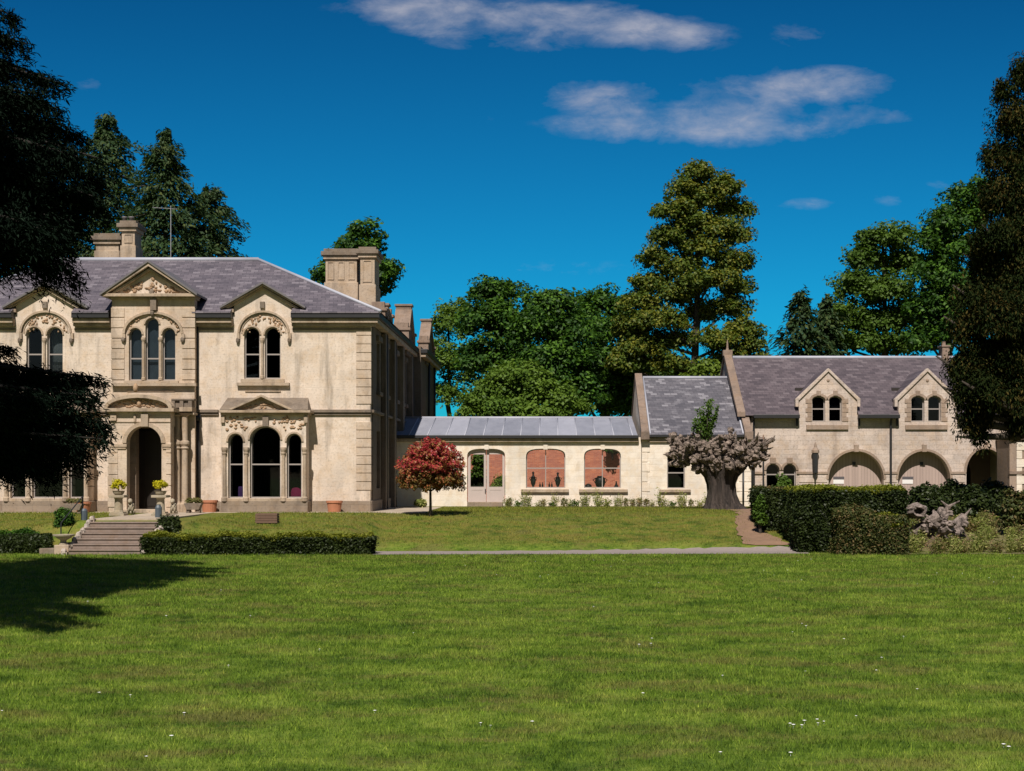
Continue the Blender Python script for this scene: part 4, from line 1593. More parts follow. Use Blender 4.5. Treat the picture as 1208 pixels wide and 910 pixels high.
wo = window(lodge, swin, GY1 + 0.12, [PZ(558, GY1)], [], 0.05)
mb = MB()
mb.pbox(778, 815, GY1 - 0.18, GY1 + 0.1, 577.6, 581)
mb.build('sill', TRIM, wo, bevel=0.015)
mb = MB()
mb.box(xa + 0.4, xb - 0.4, GY1 + 2.5, GY1 + 2.6, 0, zE)
mb.build('interior', DARKIN, lodge)
mb = MB()
mb.tube([(PX(887.5, 71.7), 71.75, 0), (PX(887.5, 71.7), 71.75, PZ(520, 71.7))], 0.05, 8)
mb.tube([(PX(877, 71.7), 71.75, 0), (PX(877, 71.7), 71.75, PZ(556, 71.7))], 0.05, 8)
mb.build('downpipe', GUTTER, lodge, smooth=True)

# ------------------------------------------------------------------ stable block
SY = 73.2
stb = thing('stable_block', 'long stone stable block with two gabled dormers and carriage arches', 'building', (PX(1035, SY), 76, 0))
zE = PZ(489.5, SY)
yR = 78.6
zR = PZ(422.5, yR)
Y = SY
A1 = arch(PX(977.5, Y), PX(1042.5, Y), 0.0, PZ(566, Y), PZ(532.5, Y), 24)
A2 = arch(PX(1059.5, Y), PX(1121, Y), 0.0, PZ(566, Y), PZ(532.5, Y), 24)
A3 = arch(PX(1140, Y), PX(1186, Y), 0.0, PZ(558, Y), PZ(529.5, Y), 24)
bw1 = arch(PX(904, Y), PX(919.5, Y), PZ(580, Y), PZ(555, Y), PZ(547.5, Y))
bw2 = arch(PX(924, Y), PX(939, Y), PZ(580, Y), PZ(555, Y), PZ(547.5, Y))


def dlights(off):
    return [arch(PX(958 + off, Y), PX(973.5 + off, Y), PZ(497.5, Y), PZ(472, Y), PZ(467.5, Y)),
            arch(PX(978 + off, Y), PX(993 + off, Y), PZ(497.5, Y), PZ(472, Y), PZ(467.5, Y))]


D2 = 117
outl = [(886.5, 599.5), (1193, 599.5), (1193, 489.5), (1128, 489.5), (1128, 469), (1094.5, 437.5), (1060, 469), (1060, 489.5),
        (1011, 489.5), (1011, 469), (977, 437), (942.5, 469), (942.5, 489.5), (886.5, 489.5)]
sw = MB()
sw.slab(pts(outl, Y), [A1, A2, A3, bw1, bw2] + dlights(0) + dlights(D2), Y, Y + 0.6)
xa, xb = PX(870, Y), PX(1193, Y)
for xx in (xa, xb - 0.4):
    sw.slab([(Y + 0.602, 0), (84, 0), (84, zE), (yR, zR - 0.1), (Y + 0.602, zE)], [], xx, xx + 0.4, axis='x')
sw.box(xa + 0.41, xb - 0.41, 83.6, 84, 0, zE)
sw.build('wall', STABST, stb)
mb = MB()
yc = Y + 0.4
zc_ = zE - 0.02 + (zR - zE + 0.02) * (yc - Y + 0.3) / (yR - Y + 0.3)
mb.add([(xa + 0.3, yc, zc_), (xb, yc, zc_), (xb, yR, zR), (xa + 0.3, yR, zR), (xa + 0.3, 84.2, zE), (xb, 84.2, zE)],
       [(0, 1, 2, 3), (3, 2, 5, 4)])
for a_, b_ in ((None, 942.3), (1011.7, 1059.8), (1128.2, None)):
    p0 = xa + 0.3 if a_ is None else PX(a_, Y)
    p1 = xb if b_ is None else PX(b_, Y)
    mb.add([(p0, Y - 0.3, zE - 0.02), (p1, Y - 0.3, zE - 0.02), (p1, yc, zc_), (p0, yc, zc_), (p0, Y - 0.3, zE - 0.05), (p1, Y - 0.3, zE - 0.05), (p1, yc, zE - 0.05), (p0, yc, zE - 0.05)],
           [(0, 1, 2, 3), (4, 7, 6, 5), (0, 4, 5, 1), (1, 5, 6, 2), (3, 7, 4, 0)])
rf = mb.build1('roof', SLATE_C, stb)
mb = MB()
mb.tube([(xa + 0.3, yR, zR + 0.02), (xb, yR, zR + 0.02)], 0.10, 8)
mb.build('ridge_tile', LEAD, rf, smooth=True)
gu = MB()
for a, b in ((888, 942), (1011.5, 1059.5), (1128.5, 1192)):
    gu.box(PX(a, Y), PX(b, Y), Y - 0.44, Y - 0.30, zE - 0.20, zE + 0.0)
    gu.box(PX(a, Y), PX(b, Y), Y - 0.275, Y - 0.003, zE - 0.18, zE - 0.06)
gu.build('gutter', GUTTER, stb, bevel=0.02)
# dormer gables: copings and little roofs
for off in (0, D2):
    c = MB()
    T = pts([(938.5 + off, 471), (977 + off, 434.5), (1015 + off, 471)], Y)
    B_ = pts([(942.5 + off, 472.5), (977 + off, 438.5), (1011 + off, 472.5)], Y)
    c.band(T, B_, Y - 0.09, Y + 0.3)
    for a, b in ((938.5, 942.2), (1011.3, 1015)):
        c.pbox(a + off, b + off, Y - 0.08, Y + 0.3, 471, 480)
    c.build('dormer_coping', STABST, stb, bevel=0.015)
    r_ = MB()
    T = pts([(941 + off, 470.5), (977 + off, 436), (1013 + off, 470.5)], Y)
    r_.band([(x, z + 0.02) for x, z in T], [(x, z - 0.08) for x, z in T], Y + 0.31, Y + 4.2)
    r_.build('dormer_roof', SLATE_C, stb)
    ch = MB()
    for a in (944, 1008.5):
        ch.box(PX(a + off, Y) - 0.08, PX(a + off, Y) + 0.08, Y + 0.605, Y + 2.5, zE - 0.2, PZ(470.5, Y))
    ch.build('dormer_cheek', LEADD, stb)
    tr = MB()
    tr.pbox(951.5 + off, 1001 + off, Y - 0.10, Y + 0.02, 501.5, 507)
    for L in dlights(off):
        x0, x1 = min(p[0] for p in L), max(p[0] for p in L)
        tr.archband(x0, x1, PZ(472, Y), PZ(467.5, Y), 0.14, Y - 0.035, Y + 0.02)
        xm = (x0 + x1) / 2
        tr.box(xm - 0.11, xm + 0.11, Y - 0.06, Y + 0.02, PZ(467, Y), PZ(461, Y))
    for k in range(5):
        e = 0.22 if k % 2 else 0.32
        z0 = PZ(497.5, Y) + k * 0.235
        tr.box(PX(957.6 + off, Y) - e, PX(957.6 + off, Y), Y - 0.03, Y + 0.02, z0, z0 + 0.22)
        tr.box(PX(993.4 + off, Y), PX(993.4 + off, Y) + e, Y - 0.03, Y + 0.02, z0, z0 + 0.22)
    tr.blob((PX(977 + off, Y), Y, PZ(449, Y)), (0.09, 0.05, 0.09), 8, 6)
    tr.build('dormer_moulding', STABTR, stb, bevel=0.01)
    for L in dlights(off):
        window(stb, L, Y + 0.18, [PZ(482.5, Y)], [], 0.05)
    bx = MB()
    bx.box(PX(946 + off, Y), PX(1006 + off, Y), Y + 2.0, Y + 2.1, zE - 1.5, PZ(455, Y))
    bx.build('dormer_interior', DARKIN, stb)
# arches
tr = MB()
for (L, zs, zt) in ((A1, 566, 532.5), (A2, 566, 532.5), (A3, 558, 529.5)):
    x0, x1 = min(p[0] for p in L), max(p[0] for p in L)
    tr.archband(x0, x1, PZ(zs, Y), PZ(zt, Y), 0.13, Y - 0.035, Y + 0.02, 24)
    xm = (x0 + x1) / 2
    tr.box(xm - 0.12, xm + 0.12, Y - 0.09, Y + 0.02, PZ(zt, Y) - 0.04, PZ(zt, Y) + 0.34)
for a, b in ((888, 903), (940, 977), (1043, 1059), (1121.5, 1139.5), (1186.5, 1192)):
    tr.pbox(a, b, Y - 0.07, Y + 0.02, 556.5, 559.5)
for L in (bw1, bw2):
    x0, x1 = min(p[0] for p in L), max(p[0] for p in L)
    tr.archband(x0, x1, PZ(555, Y), PZ(547.5, Y), 0.13, Y - 0.05, Y + 0.02)
    xm = (x0 + x1) / 2
    tr.box(xm - 0.15, xm + 0.15, Y - 0.08, Y + 0.02, PZ(547, Y), PZ(540, Y))
tr.build('arch_moulding', STABTR, stb, bevel=0.01)
mb = MB()
for a, b in ((943, 976), (1044, 1058), (1123, 1138)):
    for k in range(3):
        mb.pbox(a, b, Y - 0.03, Y + 0.02, 560.5 + k * 10, 569.5 + k * 10)
mb.build('quoin', STABST, stb, bevel=0.012)
window(stb, bw1, Y + 0.2, [PZ(560, Y)], [], 0.05)
window(stb, bw2, Y + 0.2, [PZ(560, Y)], [], 0.05)
for i, L in enumerate((A1, A2)):
    x0, x1 = min(p[0] for p in L), max(p[0] for p in L)
    D = MB()
    D.slab(arch(x0 - 0.0, x1 + 0.0, 0.0, PZ(566, Y), PZ(532.5, Y), 24), [], Y + 0.56, Y + 0.62)
    xm = (x0 + x1) / 2
    D.box(xm - 0.05, xm + 0.05, Y + 0.545, Y + 0.57, 0, PZ(540, Y))
    d = D.build('carriage_door', STABD, stb)
    s_ = MB()
    off = 0 if i == 0 else 82
    s_.box(PX(985.5 + off, Y), PX(998 + off, Y), Y + 0.53, Y + 0.556, PZ(571, Y), PZ(566, Y))
    s_.build('notice', SIGNW, d)
    s_ = MB()
    s_.box(PX(985.5 + off, Y), PX(998.5 + off, Y), Y + 0.525, Y + 0.556, PZ(565.5, Y), PZ(562.5, Y))
    s_.build('letter_flap', SIGND, d)
    h = MB()
    h.box(xm - 0.08, xm + 0.08, Y + 0.50, Y + 0.544, PZ(549, Y), PZ(545, Y))
    h.build('bolt', IRON, d)
# deep third archway with inner wall and inner door
mb = MB()
mb.slab([(PX(1134, Y), 0), (PX(1192, Y), 0), (PX(1192, Y), 3.6), (PX(1134, Y), 3.6)], [arch(PX(1142, Y), PX(1160, Y), 0.02, 1.7, 2.3)], Y + 2.2, Y + 2.3)
mb.box(PX(1134, Y), PX(1192, Y), Y + 0.61, Y + 2.19, 3.5, 3.6)
mb.box(PX(1137, Y) - 0.1, PX(1137, Y), Y + 0.61, Y + 2.19, 0, 3.5)
mb.build('passage_wall', mat_plain('passage_plaster', (0.20, 0.14, 0.12), 0.9), stb)
# gable copings, finial, chimney
cp = MB()
for x0, x1 in ((xa - 0.06, xa + 0.36),):
    L = [(Y - 0.38, zE - 0.12), (yR, zR), (84.3, zE - 0.12), (84.3, zE + 0.14), (yR, zR + 0.3), (Y - 0.38, zE + 0.14)]
    cp.slab(L, [], x0, x1, axis='x')
    cp.box(x0 - 0.05, x1 + 0.05, yR - 0.25, yR + 0.25, zR + 0.1, zR + 0.42)
cp.build('gable_coping', COPING, stb, bevel=0.02)
mb = MB()
xx = (xa + 0.15)
mb.lathe(xx, yR, [(0.10, zR + 0.42), (0.06, zR + 0.55), (0.05, zR + 0.8), (0.02, zR + 1.0)], 8)
mb.build('finial', COPING, stb)
mb = MB()
mb.box(PX(1110, yR), PX(1118.5, yR), yR - 0.3, yR + 0.5, zR - 0.5, PZ(410, yR))
mb.box(PX(1109, yR), PX(1119.5, yR), yR - 0.35, yR + 0.55, PZ(410, yR), PZ(408, yR))
mb.lathe(PX(1114, yR), yR + 0.1, [(0.12, PZ(408, yR)), (0.1, PZ(404, yR)), (0.13, PZ(403, yR))], 10)
mb.build('chimney', COPING, stb, bevel=0.015)
mb = MB()
for px in (1050.5, 1188.5, 887.5 + 1.5):
    x = PX(px, Y)
    mb.tube([(x, Y - 0.08, 0), (x, Y - 0.08, zE - 0.35), (x, Y - 0.33, zE - 0.1)], 0.06, 8)
for px in (940, 1013, 1058, 1130):
    x = PX(px, Y)
    mb.box(x - 0.05, x + 0.05, Y - 0.12, Y - 0.03, PZ(503, Y), PZ(493, Y))
mb.build('downpipe', GUTTER, stb, smooth=False)
# wall lantern
wl = thing('wall_lantern', 'dark tapering wall lantern with pale pointed cap on the stable front', 'lantern', (PX(961, Y), Y - 0.2, PZ(562, Y)))
x = PX(961, Y)
mb = MB()
mb.box(x - 0.10, x + 0.10, Y - 0.05, Y - 0.003, PZ(560, Y), PZ(531, Y))
mb.lathe(x, Y - 0.22, [(0.04, PZ(566, Y)), (0.06, PZ(560, Y)), (0.13, PZ(558, Y)), (0.16, PZ(535, Y)), (0.17, PZ(534.5, Y))], 6)
mb.build('body', IRON, wl)
mb = MB()
mb.lathe(x, Y - 0.22, [(0.20, PZ(534.5, Y)), (0.20, PZ(531.5, Y)), (0.08, PZ(528, Y)), (0.06, PZ(525, Y)), (0.02, PZ(522, Y))], 6)
mb.build('cap', STABTR, wl)

# stone wing at the right edge
wing = thing('stone_wing', 'low rubble stone wing with pale quoins beyond the stable passage', 'building', (PX(1230, 71), 72, 0))
mb = MB()
mb.box(PX(1191, 71), PX(1275, 71), 71, 71.5, 0, PZ(519, 71))
mb.box(PX(1191, 71), PX(1191, 71) + 0.4, 71.51, 73.0, 0, PZ(519, 71))
mb.build('wall', STABTR, wing)
mb = MB()
for k in range(7):
    wv = 0.28 if k % 2 else 0.45
    mb.box(PX(1199, 71), PX(1199, 71) + wv, 70.95, 71.1, 0.3 + k * 0.42, 0.3 + k * 0.42 + 0.4)
mb.build('quoin', LINKST, wing, bevel=0.015)
mb = MB()
mb.box(PX(1190, 71), PX(1276, 71), 70.85, 73.1, PZ(519, 71), PZ(516, 71))
mb.pbox(1191, 1275, 70.92, 71.05, 556, 559.5)
mb.build('coping', COPING, wing)

# lamp post beside the stump
lp = thing('lamp_post', 'black lamp post with a copper-brown lantern beside the pollard stump', 'street lamp', (PX(900.5, 68), 68, 0))
x, yy = PX(900.5, 68), 68.0
mb = MB()
mb.lathe(x, yy, [(0.11, 0), (0.11, 0.3), (0.06, 0.4), (0.045, 1.2), (0.04, PZ(541, yy)), (0.08, PZ(540, yy)), (0.05, PZ(539, yy))], 10)
mb.build('post', IRON, lp, smooth=False)
mb = MB()
mb.lathe(x, yy, [(0.10, PZ(539, yy)), (0.25, PZ(526, yy)), (0.27, PZ(525.5, yy)), (0.10, PZ(521, yy)), (0.05, PZ(519.5, yy)), (0.06, PZ(517.5, yy)), (0.015, PZ(513, yy))], 6)
mb.build('lantern', RUSTP, lp)

# ------------------------------------------------------------------ steps and terrace furniture
sx0, sx1 = PX(89, 51), PX(169, 51)
mb = MB()
ns = 6
for i in range(ns):
    y0 = 50.25 + i * 0.31
    z1 = -1.2 + (i + 1) * 0.185
    sh = i * 0.05
    mb.box(sx0 + sh, sx1 + 0.1 + sh, y0, 52.3, z1 - 0.185, z1)
    mb.box(sx0 + sh, sx1 + 0.1 + sh, y0 - 0.035, y0 + 0.1, z1 - 0.05, z1 + 0.004)
tag(mb.build('steps', STEPST, bevel=0.015), 'flight of worn grey stone steps climbing to the porch terrace', 'steps')


def rough_edge(name, xb, xt, label):
    mb = MB()
    for i in range(9):
        t_ = i / 8
        x = xb + (xt - xb) * t_
        y = 50.3 + 1.9 * t_
        z = -1.05 + 1.1 * t_
        mb.blob((x + random.uniform(-.04, .04), y, z - 0.08), (0.11, 0.2, 0.12 + random.uniform(0, .04)), 8, 6, 0.2)
        mb.box(x - 0.1, x + 0.1, y - 0.12, y + 0.12, -1.3, z - 0.05)
    return tag(mb.build(name, WHITEST), label, 'kerb')


rough_edge('step_kerb', sx0 - 0.13, sx0 + 0.22, 'white mottled stone kerb climbing the left side of the steps')
rough_edge('step_kerb', sx1 + 0.25, sx1 + 0.52, 'white mottled stone kerb on the right side of the steps by the low hedge')


def handrail(x, y, label, lean):
    z = -0.12
    t_ = thing('handrail', label, 'handrail', (x, y, z))
    mb = MB()
    mb.tube([(x, y, z), (x, y, z + 0.95)], 0.03, 8)
    mb.tube([(x - 0.25, y - 1.6, -0.95), (x - 0.25, y - 1.6, -0.1)], 0.025, 8)
    mb.build('post', IRON, t_)
    mb = MB()
    mb.tube([(x, y, z + 0.95), (x - 0.25, y - 1.6, -0.1)], 0.022, 8)
    mb.build('rail', IRON, t_)
    mb = MB()
    mb.lathe(x + 0.06, y, [(0.09, z), (0.12, z + 0.05), (0.12, z + 0.42), (0.07, z + 0.5)], 10)
    mb.build('post_sleeve', BLUEM, t_)


handrail(PX(97.5, 52.6), 52.6, 'thin dark handrail with blue-grey post sleeve at the left of the steps', 1)
mb = MB()
x = PX(187, 54)
mb.lathe(x, 54, [(0.11, -0.2), (0.13, -0.1), (0.13, 0.38), (0.08, 0.48), (0.09, 0.5)], 10)
tag(mb.build('bollard', BLUEM, smooth=False), 'short blue-grey post at the foot of the right-hand pedestal', 'post')


def leaves(P, N, size, aspect=0.6, jit=0.7, rng=None, along=None):
    """numpy: one diamond leaf per point; N is the preferred normal; returns verts (4n,3)"""
    n = len(P)
    nrm = N + rng.normal(0, jit, (n, 3))
    nrm /= np.linalg.norm(nrm, axis=1, keepdims=True) + 1e-9
    if along is None:
        a = rng.normal(0, 1, (n, 3))
    else:
        a = along + rng.normal(0, 0.35, (n, 3))
    u_ = a - nrm * np.sum(a * nrm, 1, keepdims=True)
    u_ /= np.linalg.norm(u_, axis=1, keepdims=True) + 1e-9
    v_ = np.cross(nrm, u_)
    s = size * rng.uniform(0.65, 1.35, (n, 1))
    L = u_ * s * 0.5
    W = v_ * s * 0.5 * aspect
    fold = nrm * s * 0.10
    Vv = np.stack([P - L, P + W + fold, P + L, P - W + fold], 1).reshape(-1, 3)
    return Vv


def quad_mesh(name, Vv, mat, parent=None, kind=None):
    n = len(Vv) // 4
    me = bpy.data.meshes.new(name)
    o0 = worldloc(parent) if parent is not None else Vector((0, 0, 0))
    Vv = Vv - np.array(o0)
    me.vertices.add(4 * n)
    me.vertices.foreach_set('co', Vv.astype(np.float32).ravel())
    me.loops.add(4 * n)
    me.loops.foreach_set('vertex_index', np.arange(4 * n, dtype=np.int32))
    me.polygons.add(n)
    me.polygons.foreach_set('loop_start', np.arange(0, 4 * n, 4, dtype=np.int32))
    me.update(calc_edges=True)
    return link_mesh(name, me, mat, parent, kind)


def unit(rng, n):
    a = rng.normal(0, 1, (n, 3))
    return a / np.linalg.norm(a, axis=1, keepdims=True)


def crown_points(blobs, rng, sub_r, dens, flat=0.65, shell=(0.55, 1.0)):
    """blobs: (centre, (rx,ry,rz)). Each is packed with leaf clumps near its surface; each clump is packed with leaves."""
    Ps, Ns = [], []
    for c, r in blobs:
        c = np.array(c); r = np.array(r)
        area = 4 * math.pi * ((r[0] * r[1]) ** 1.6 / 3 + (r[0] * r[2]) ** 1.6 / 3 + (r[1] * r[2]) ** 1.6 / 3) ** (1 / 1.6)
        ns_ = max(5, int(area / (sub_r ** 2 * 1.5)))
        d = unit(rng, ns_)
        d[:, 2] = np.where(d[:, 2] < -0.35, -d[:, 2] * 0.6, d[:, 2])
        rad = rng.uniform(shell[0], shell[1], (ns_, 1))
        C = c + d * r * rad
        sr = sub_r * rng.uniform(0.55, 1.35, (ns_, 1))
        m = int(dens)
        dd = unit(rng, ns_ * m).reshape(ns_, m, 3)
        rr = rng.uniform(0.15, 1, (ns_, m, 1)) ** 0.45
        off = dd * rr * sr[:, None, :]
        off[:, :, 2] *= flat
        P = (C[:, None, :] + off).reshape(-1, 3)
        N = (dd * 0.5 + d[:, None, :] * 0.5 + np.array([0, 0, 0.75])).reshape(-1, 3)
        Ps.append(P); Ns.append(N)
    return np.concatenate(Ps), np.concatenate(Ns)


def limb_tree(mb, base, top, r0, blobs, rng, limbs=True):
    b = Vector(base); tp = Vector(top)
    path, rad = [], []
    for i in range(8):
        t_ = i / 7
        p = b.lerp(tp, t_) + Vector((rng.uniform(-1, 1), rng.uniform(-1, 1), 0)) * r0 * 0.5 * (t_ > 0)
        path.append(p)
        rad.append(r0 * (1.25 if i == 0 else (1 - 0.78 * t_)))
    mb.tube(path, rad, 9)
    if limbs:
        for c, r in blobs:
            c = Vector(c)
            zz = min(max(c.z - r[2] * 0.7 - (c - tp).length * 0.1, b.z + (tp.z - b.z) * 0.25), tp.z)
            t_ = (zz - b.z) / max(0.1, tp.z - b.z)
            s = b.lerp(tp, t_)
            mid = s.lerp(c, 0.55) + Vector((0, 0, -0.06 * (c - s).length))
            rl = r0 * 0.42 * (1 - 0.6 * t_)
            mb.tube([s, mid, c, c + (c - s) * 0.25 + Vector((0, 0, r[2] * 0.3))], [rl, rl * 0.7, rl * 0.45, rl * 0.12], 6)


def broadleaf(name, label, Y, base_px, pblobs, leafmat, leaf=0.3, sub_r=0.9, dens=60, r0=0.4, base_z=0.0, seed=1, top=None,
              flat=0.65, aspect=0.6, shell=(0.5, 1.0), group=None, yspread=1.0, jit=0.7, cat='tree', along=None):
    """pblobs: (px,py,rx,rz,dy): crown masses measured on the photo at depth Y+dy"""
    rng = np.random.default_rng(seed)
    root = thing(name, label, cat, (PX(base_px, Y), Y, base_z), group)
    blobs = []
    for (a, b, rx, rz, dy) in pblobs:
        yy = Y + dy
        s = yy / FP
        blobs.append(((PX(a, yy), yy, PZ(b, yy)), (rx * s, (rx * 0.8 + rz * 0.2) * s * yspread, rz * s)))
    mb = MB()
    tpx = top if top else (pblobs[0][0], pblobs[0][1])
    limb_tree(mb, (PX(base_px, Y), Y, base_z - 0.2), (PX(tpx[0], Y), Y, PZ(tpx[1], Y)), r0, blobs, rng)
    mb.build('trunk', BARK, root, smooth=True)
    P, N = crown_points(blobs, rng, sub_r, dens, flat, shell)
    al = None if along is None else np.tile(np.array(along, float), (len(P), 1))
    quad_mesh('crown', leaves(P, N, leaf, aspect, jit, rng, al), leafmat, root)
    return root


# ------------------------------------------------------------------ trees behind the buildings
def conifer(name, label, px, Y, top_py, base_z, rad, leafmat, seed, nwh=26, per=9, spray=0.45, dens=46, first=0.08, group=None, power=0.8):
    rng = np.random.default_rng(seed)
    x = PX(px, Y)
    H = PZ(top_py, Y) - base_z
    root = thing(name, label, 'tree', (x, Y, base_z), group)
    mb = MB()
    mb.tube([(x, Y, base_z - 0.2), (x, Y, base_z + H * 0.5), (x, Y, base_z + H * 0.99)], [H * 0.02, H * 0.012, 0.03], 8)
    Ps, Ns, As = [], [], []
    wb = rng.uniform(0.72, 1.15, nwh)
    for i in range(nwh):
        t_ = first + (1 - first) * (i + 0.5) / nwh
        z0 = base_z + H * t_
        rr = rad * (1 - t_) ** power + 0.15
        for k in range(per):
            a = 2 * math.pi * (k + rng.uniform(0, 1)) / per
            L = rr * rng.uniform(0.45, 1.25) * wb[i]
            d = np.array([math.cos(a), math.sin(a), 0])
            st_ = np.array([x, Y, z0 + rng.uniform(-.3, .3)])
            m = int(dens * (0.4 + L / rad))
            s = rng.uniform(0.1, 1, m) ** 0.75
            lat = rng.normal(0, 0.22, m) * L * (1.1 - s * 0.6)
            side_ = np.array([-d[1], d[0], 0])
            p = st_ + d * (s * L)[:, None] + side_ * lat[:, None]
            p[:, 2] += 0.10 * L * s - 0.42 * L * s ** 2 + rng.normal(0, 0.18, m) - np.abs(lat) * 0.2
            Ps.append(p)
            Ns.append(np.tile(d * 0.5 + np.array([0, 0, 0.8]), (m, 1)))
            As.append(np.tile(d + np.array([0, 0, -0.35]), (m, 1)))
            if k % 2 == 0:
                e = st_ + d * L * 0.8
                mb.tube([tuple(st_), tuple(e + np.array([0, 0, -0.2 * L]))], [0.05, 0.015], 4, cap=False)
    mb.build('trunk', BARK, root, smooth=True)
    P, N, A_ = np.concatenate(Ps), np.concatenate(Ns), np.concatenate(As)
    quad_mesh('crown', leaves(P, N, spray, 0.38, 0.45, rng, A_), leafmat, root)
    return root


conifer('pine_tree', 'tall dark conifer with pointed top rising behind the left chimneys', 195, 92, 157, 0, 9.6, L_PINE, 11, 30, 12, 0.32, 150, power=0.72)
conifer('pine_tree', 'dark conifer with blunt top half hidden behind the cedar', 126, 95, 138, 0, 9.5, L_PINE, 12, 30, 12, 0.32, 150, power=0.62)
conifer('pine_tree', 'rounded shorter conifer at the right edge of the left clump', 248, 94, 222, 0, 6.2, L_PINE, 13, 24, 12, 0.30, 150, power=0.5)
conifer('pine_tree', 'dark conifer far left, seen through the cedar boughs', 45, 96, 185, 0, 7.5, L_PINE, 14, 28, 10, 0.5, 60, power=0.6)
broadleaf('round_tree', 'round green tree standing behind the right chimney stack', 98, 420,
          [(424, 300, 30, 30, 0), (400, 320, 26, 24, 1), (446, 326, 28, 26, 0), (384, 328, 20, 14, -1), (425, 340, 40, 24, 1), (432, 276, 20, 14, 0)],
          L_DARK, 0.27, 0.8, 80, 0.35, seed=21)
broadleaf('willow_tree', 'pale green feathery tree beside the far wing of the mansion', 112, 530,
          [(530, 390, 26, 34, 0), (520, 430, 24, 36, -1), (545, 440, 26, 36, 1), (525, 470, 30, 26, 0), (540, 370, 20, 20, 0)],
          L_FRESH, 0.24, 0.6, 30, 0.3, seed=22)
broadleaf('dark_tree', 'large dark green tree, leftmost of the dense clump behind the link', 106, 590,
          [(590, 352, 32, 28, 0), (575, 385, 34, 34, -1), (606, 390, 36, 36, 0), (580, 425, 40, 36, -1), (605, 440, 44, 40, 0), (592, 475, 46, 30, 0)],
          L_DARK, 0.30, 1.0, 115, 0.5, seed=23)
broadleaf('dark_tree', 'broad dark green tree with a domed crown in the middle of the clump', 102, 650,
          [(650, 362, 34, 26, 0), (638, 392, 34, 32, -1), (670, 395, 36, 36, 0), (655, 430, 44, 36, -1), (640, 460, 40, 34, -1), (672, 465, 44, 34, 0)],
          L_DARK, 0.30, 1.0, 115, 0.5, seed=24)
broadleaf('dark_tree', 'dark green tree at the right of the clump next to the tall bronze tree', 108, 715,
          [(706, 362, 32, 26, 0), (690, 395, 34, 34, -1), (725, 398, 36, 36, 0), (710, 435, 46, 38, -1), (735, 450, 36, 40, 0), (690, 470, 40, 34, -1), (745, 480, 36, 30, 0)],
          L_DARK, 0.30, 1.0, 115, 0.5, seed=25)
broadleaf('bushy_tree', 'lighter green bushy tree low in front of the dark clump', 94, 615,
          [(615, 452, 44, 24, 0), (585, 470, 38, 24, 0), (645, 472, 40, 24, -1), (675, 485, 26, 16, 0), (610, 490, 60, 22, -1), (560, 488, 26, 18, 0)],
          L_FRESH, 0.25, 0.75, 100, 0.25, seed=26)
broadleaf('tall_tree', 'tall bronze-green tree with an open airy crown and dark trunk', 104, 820,
          [(826, 208, 20, 16, 0), (808, 224, 22, 18, 0), (848, 224, 26, 20, 0), (828, 240, 30, 20, 0), (796, 250, 22, 18, -1), (862, 250, 22, 20, 1), (780, 250, 10, 8, 0),
           (818, 268, 30, 20, 0), (852, 276, 30, 20, 0), (790, 284, 28, 18, 0), (872, 282, 16, 16, 0), (830, 298, 34, 20, 0), (772, 308, 22, 16, 0), (800, 318, 30, 18, 0), (862, 312, 28, 20, 0),
           (835, 334, 36, 18, -1), (872, 342, 20, 14, 0), (766, 336, 26, 16, 0), (798, 350, 32, 18, 0), (758, 360, 28, 18, 0), (858, 366, 30, 18, 0), (780, 380, 34, 18, -1), (748, 388, 26, 18, 0), (826, 372, 24, 16, 1),
           (872, 392, 26, 18, 0), (760, 412, 34, 18, 0), (795, 404, 28, 16, 1), (850, 404, 30, 16, -1), (888, 412, 20, 16, 0), (740, 430, 24, 16, 0), (858, 424, 26, 14, 0), (790, 430, 30, 14, 0), (895, 428, 14, 12, 0)],
          L_BRONZE, 0.25, 0.62, 66, 0.42, seed=27, top=(826, 215), flat=0.85, shell=(0.3, 1.08))
broadleaf('bushy_tree', 'yellow-green shrubby tree peeping over the lodge roof ridge', 96, 832,
          [(832, 436, 14, 10, 0), (822, 450, 20, 14, 0), (845, 452, 18, 12, 0)], L_LIGHT, 0.3, 0.6, 50, 0.15, seed=28)
broadleaf('round_tree', 'green tree low behind the foot of the tall bronze tree', 118, 775,
          [(770, 440, 36, 26, 0), (800, 450, 30, 24, 0), (750, 465, 40, 26, 0), (790, 475, 40, 24, 0), (862, 440, 20, 16, 0)], L_MID, 0.36, 0.9, 46, 0.3, seed=29)
conifer('fir_tree', 'small dark conifer behind the stable ridge left of the green trees', 945, 98, 346, 0, 4.2, L_PINE, 31, 26, 9, 0.42, 50, power=0.6)
conifer('fir_tree', 'dark conifer behind the stable ridge partly hidden by the spreading tree', 975, 100, 352, 0, 4.0, L_PINE, 32, 24, 9, 0.42, 50, power=0.6)
broadleaf('spreading_tree', 'mid-green spreading tree behind the stable roof between dormers', 102, 1045,
          [(1045, 285, 32, 22, 0), (1025, 310, 26, 24, 0), (1062, 315, 30, 26, 1), (1010, 342, 30, 26, 0), (1050, 348, 34, 26, -1), (1000, 375, 28, 24, 0),
           (1040, 382, 36, 24, 0), (1075, 375, 26, 26, 0), (985, 400, 24, 20, 0), (1020, 408, 34, 18, 0), (1065, 408, 32, 20, 0)],
          L_MID, 0.28, 0.85, 90, 0.4, seed=33)
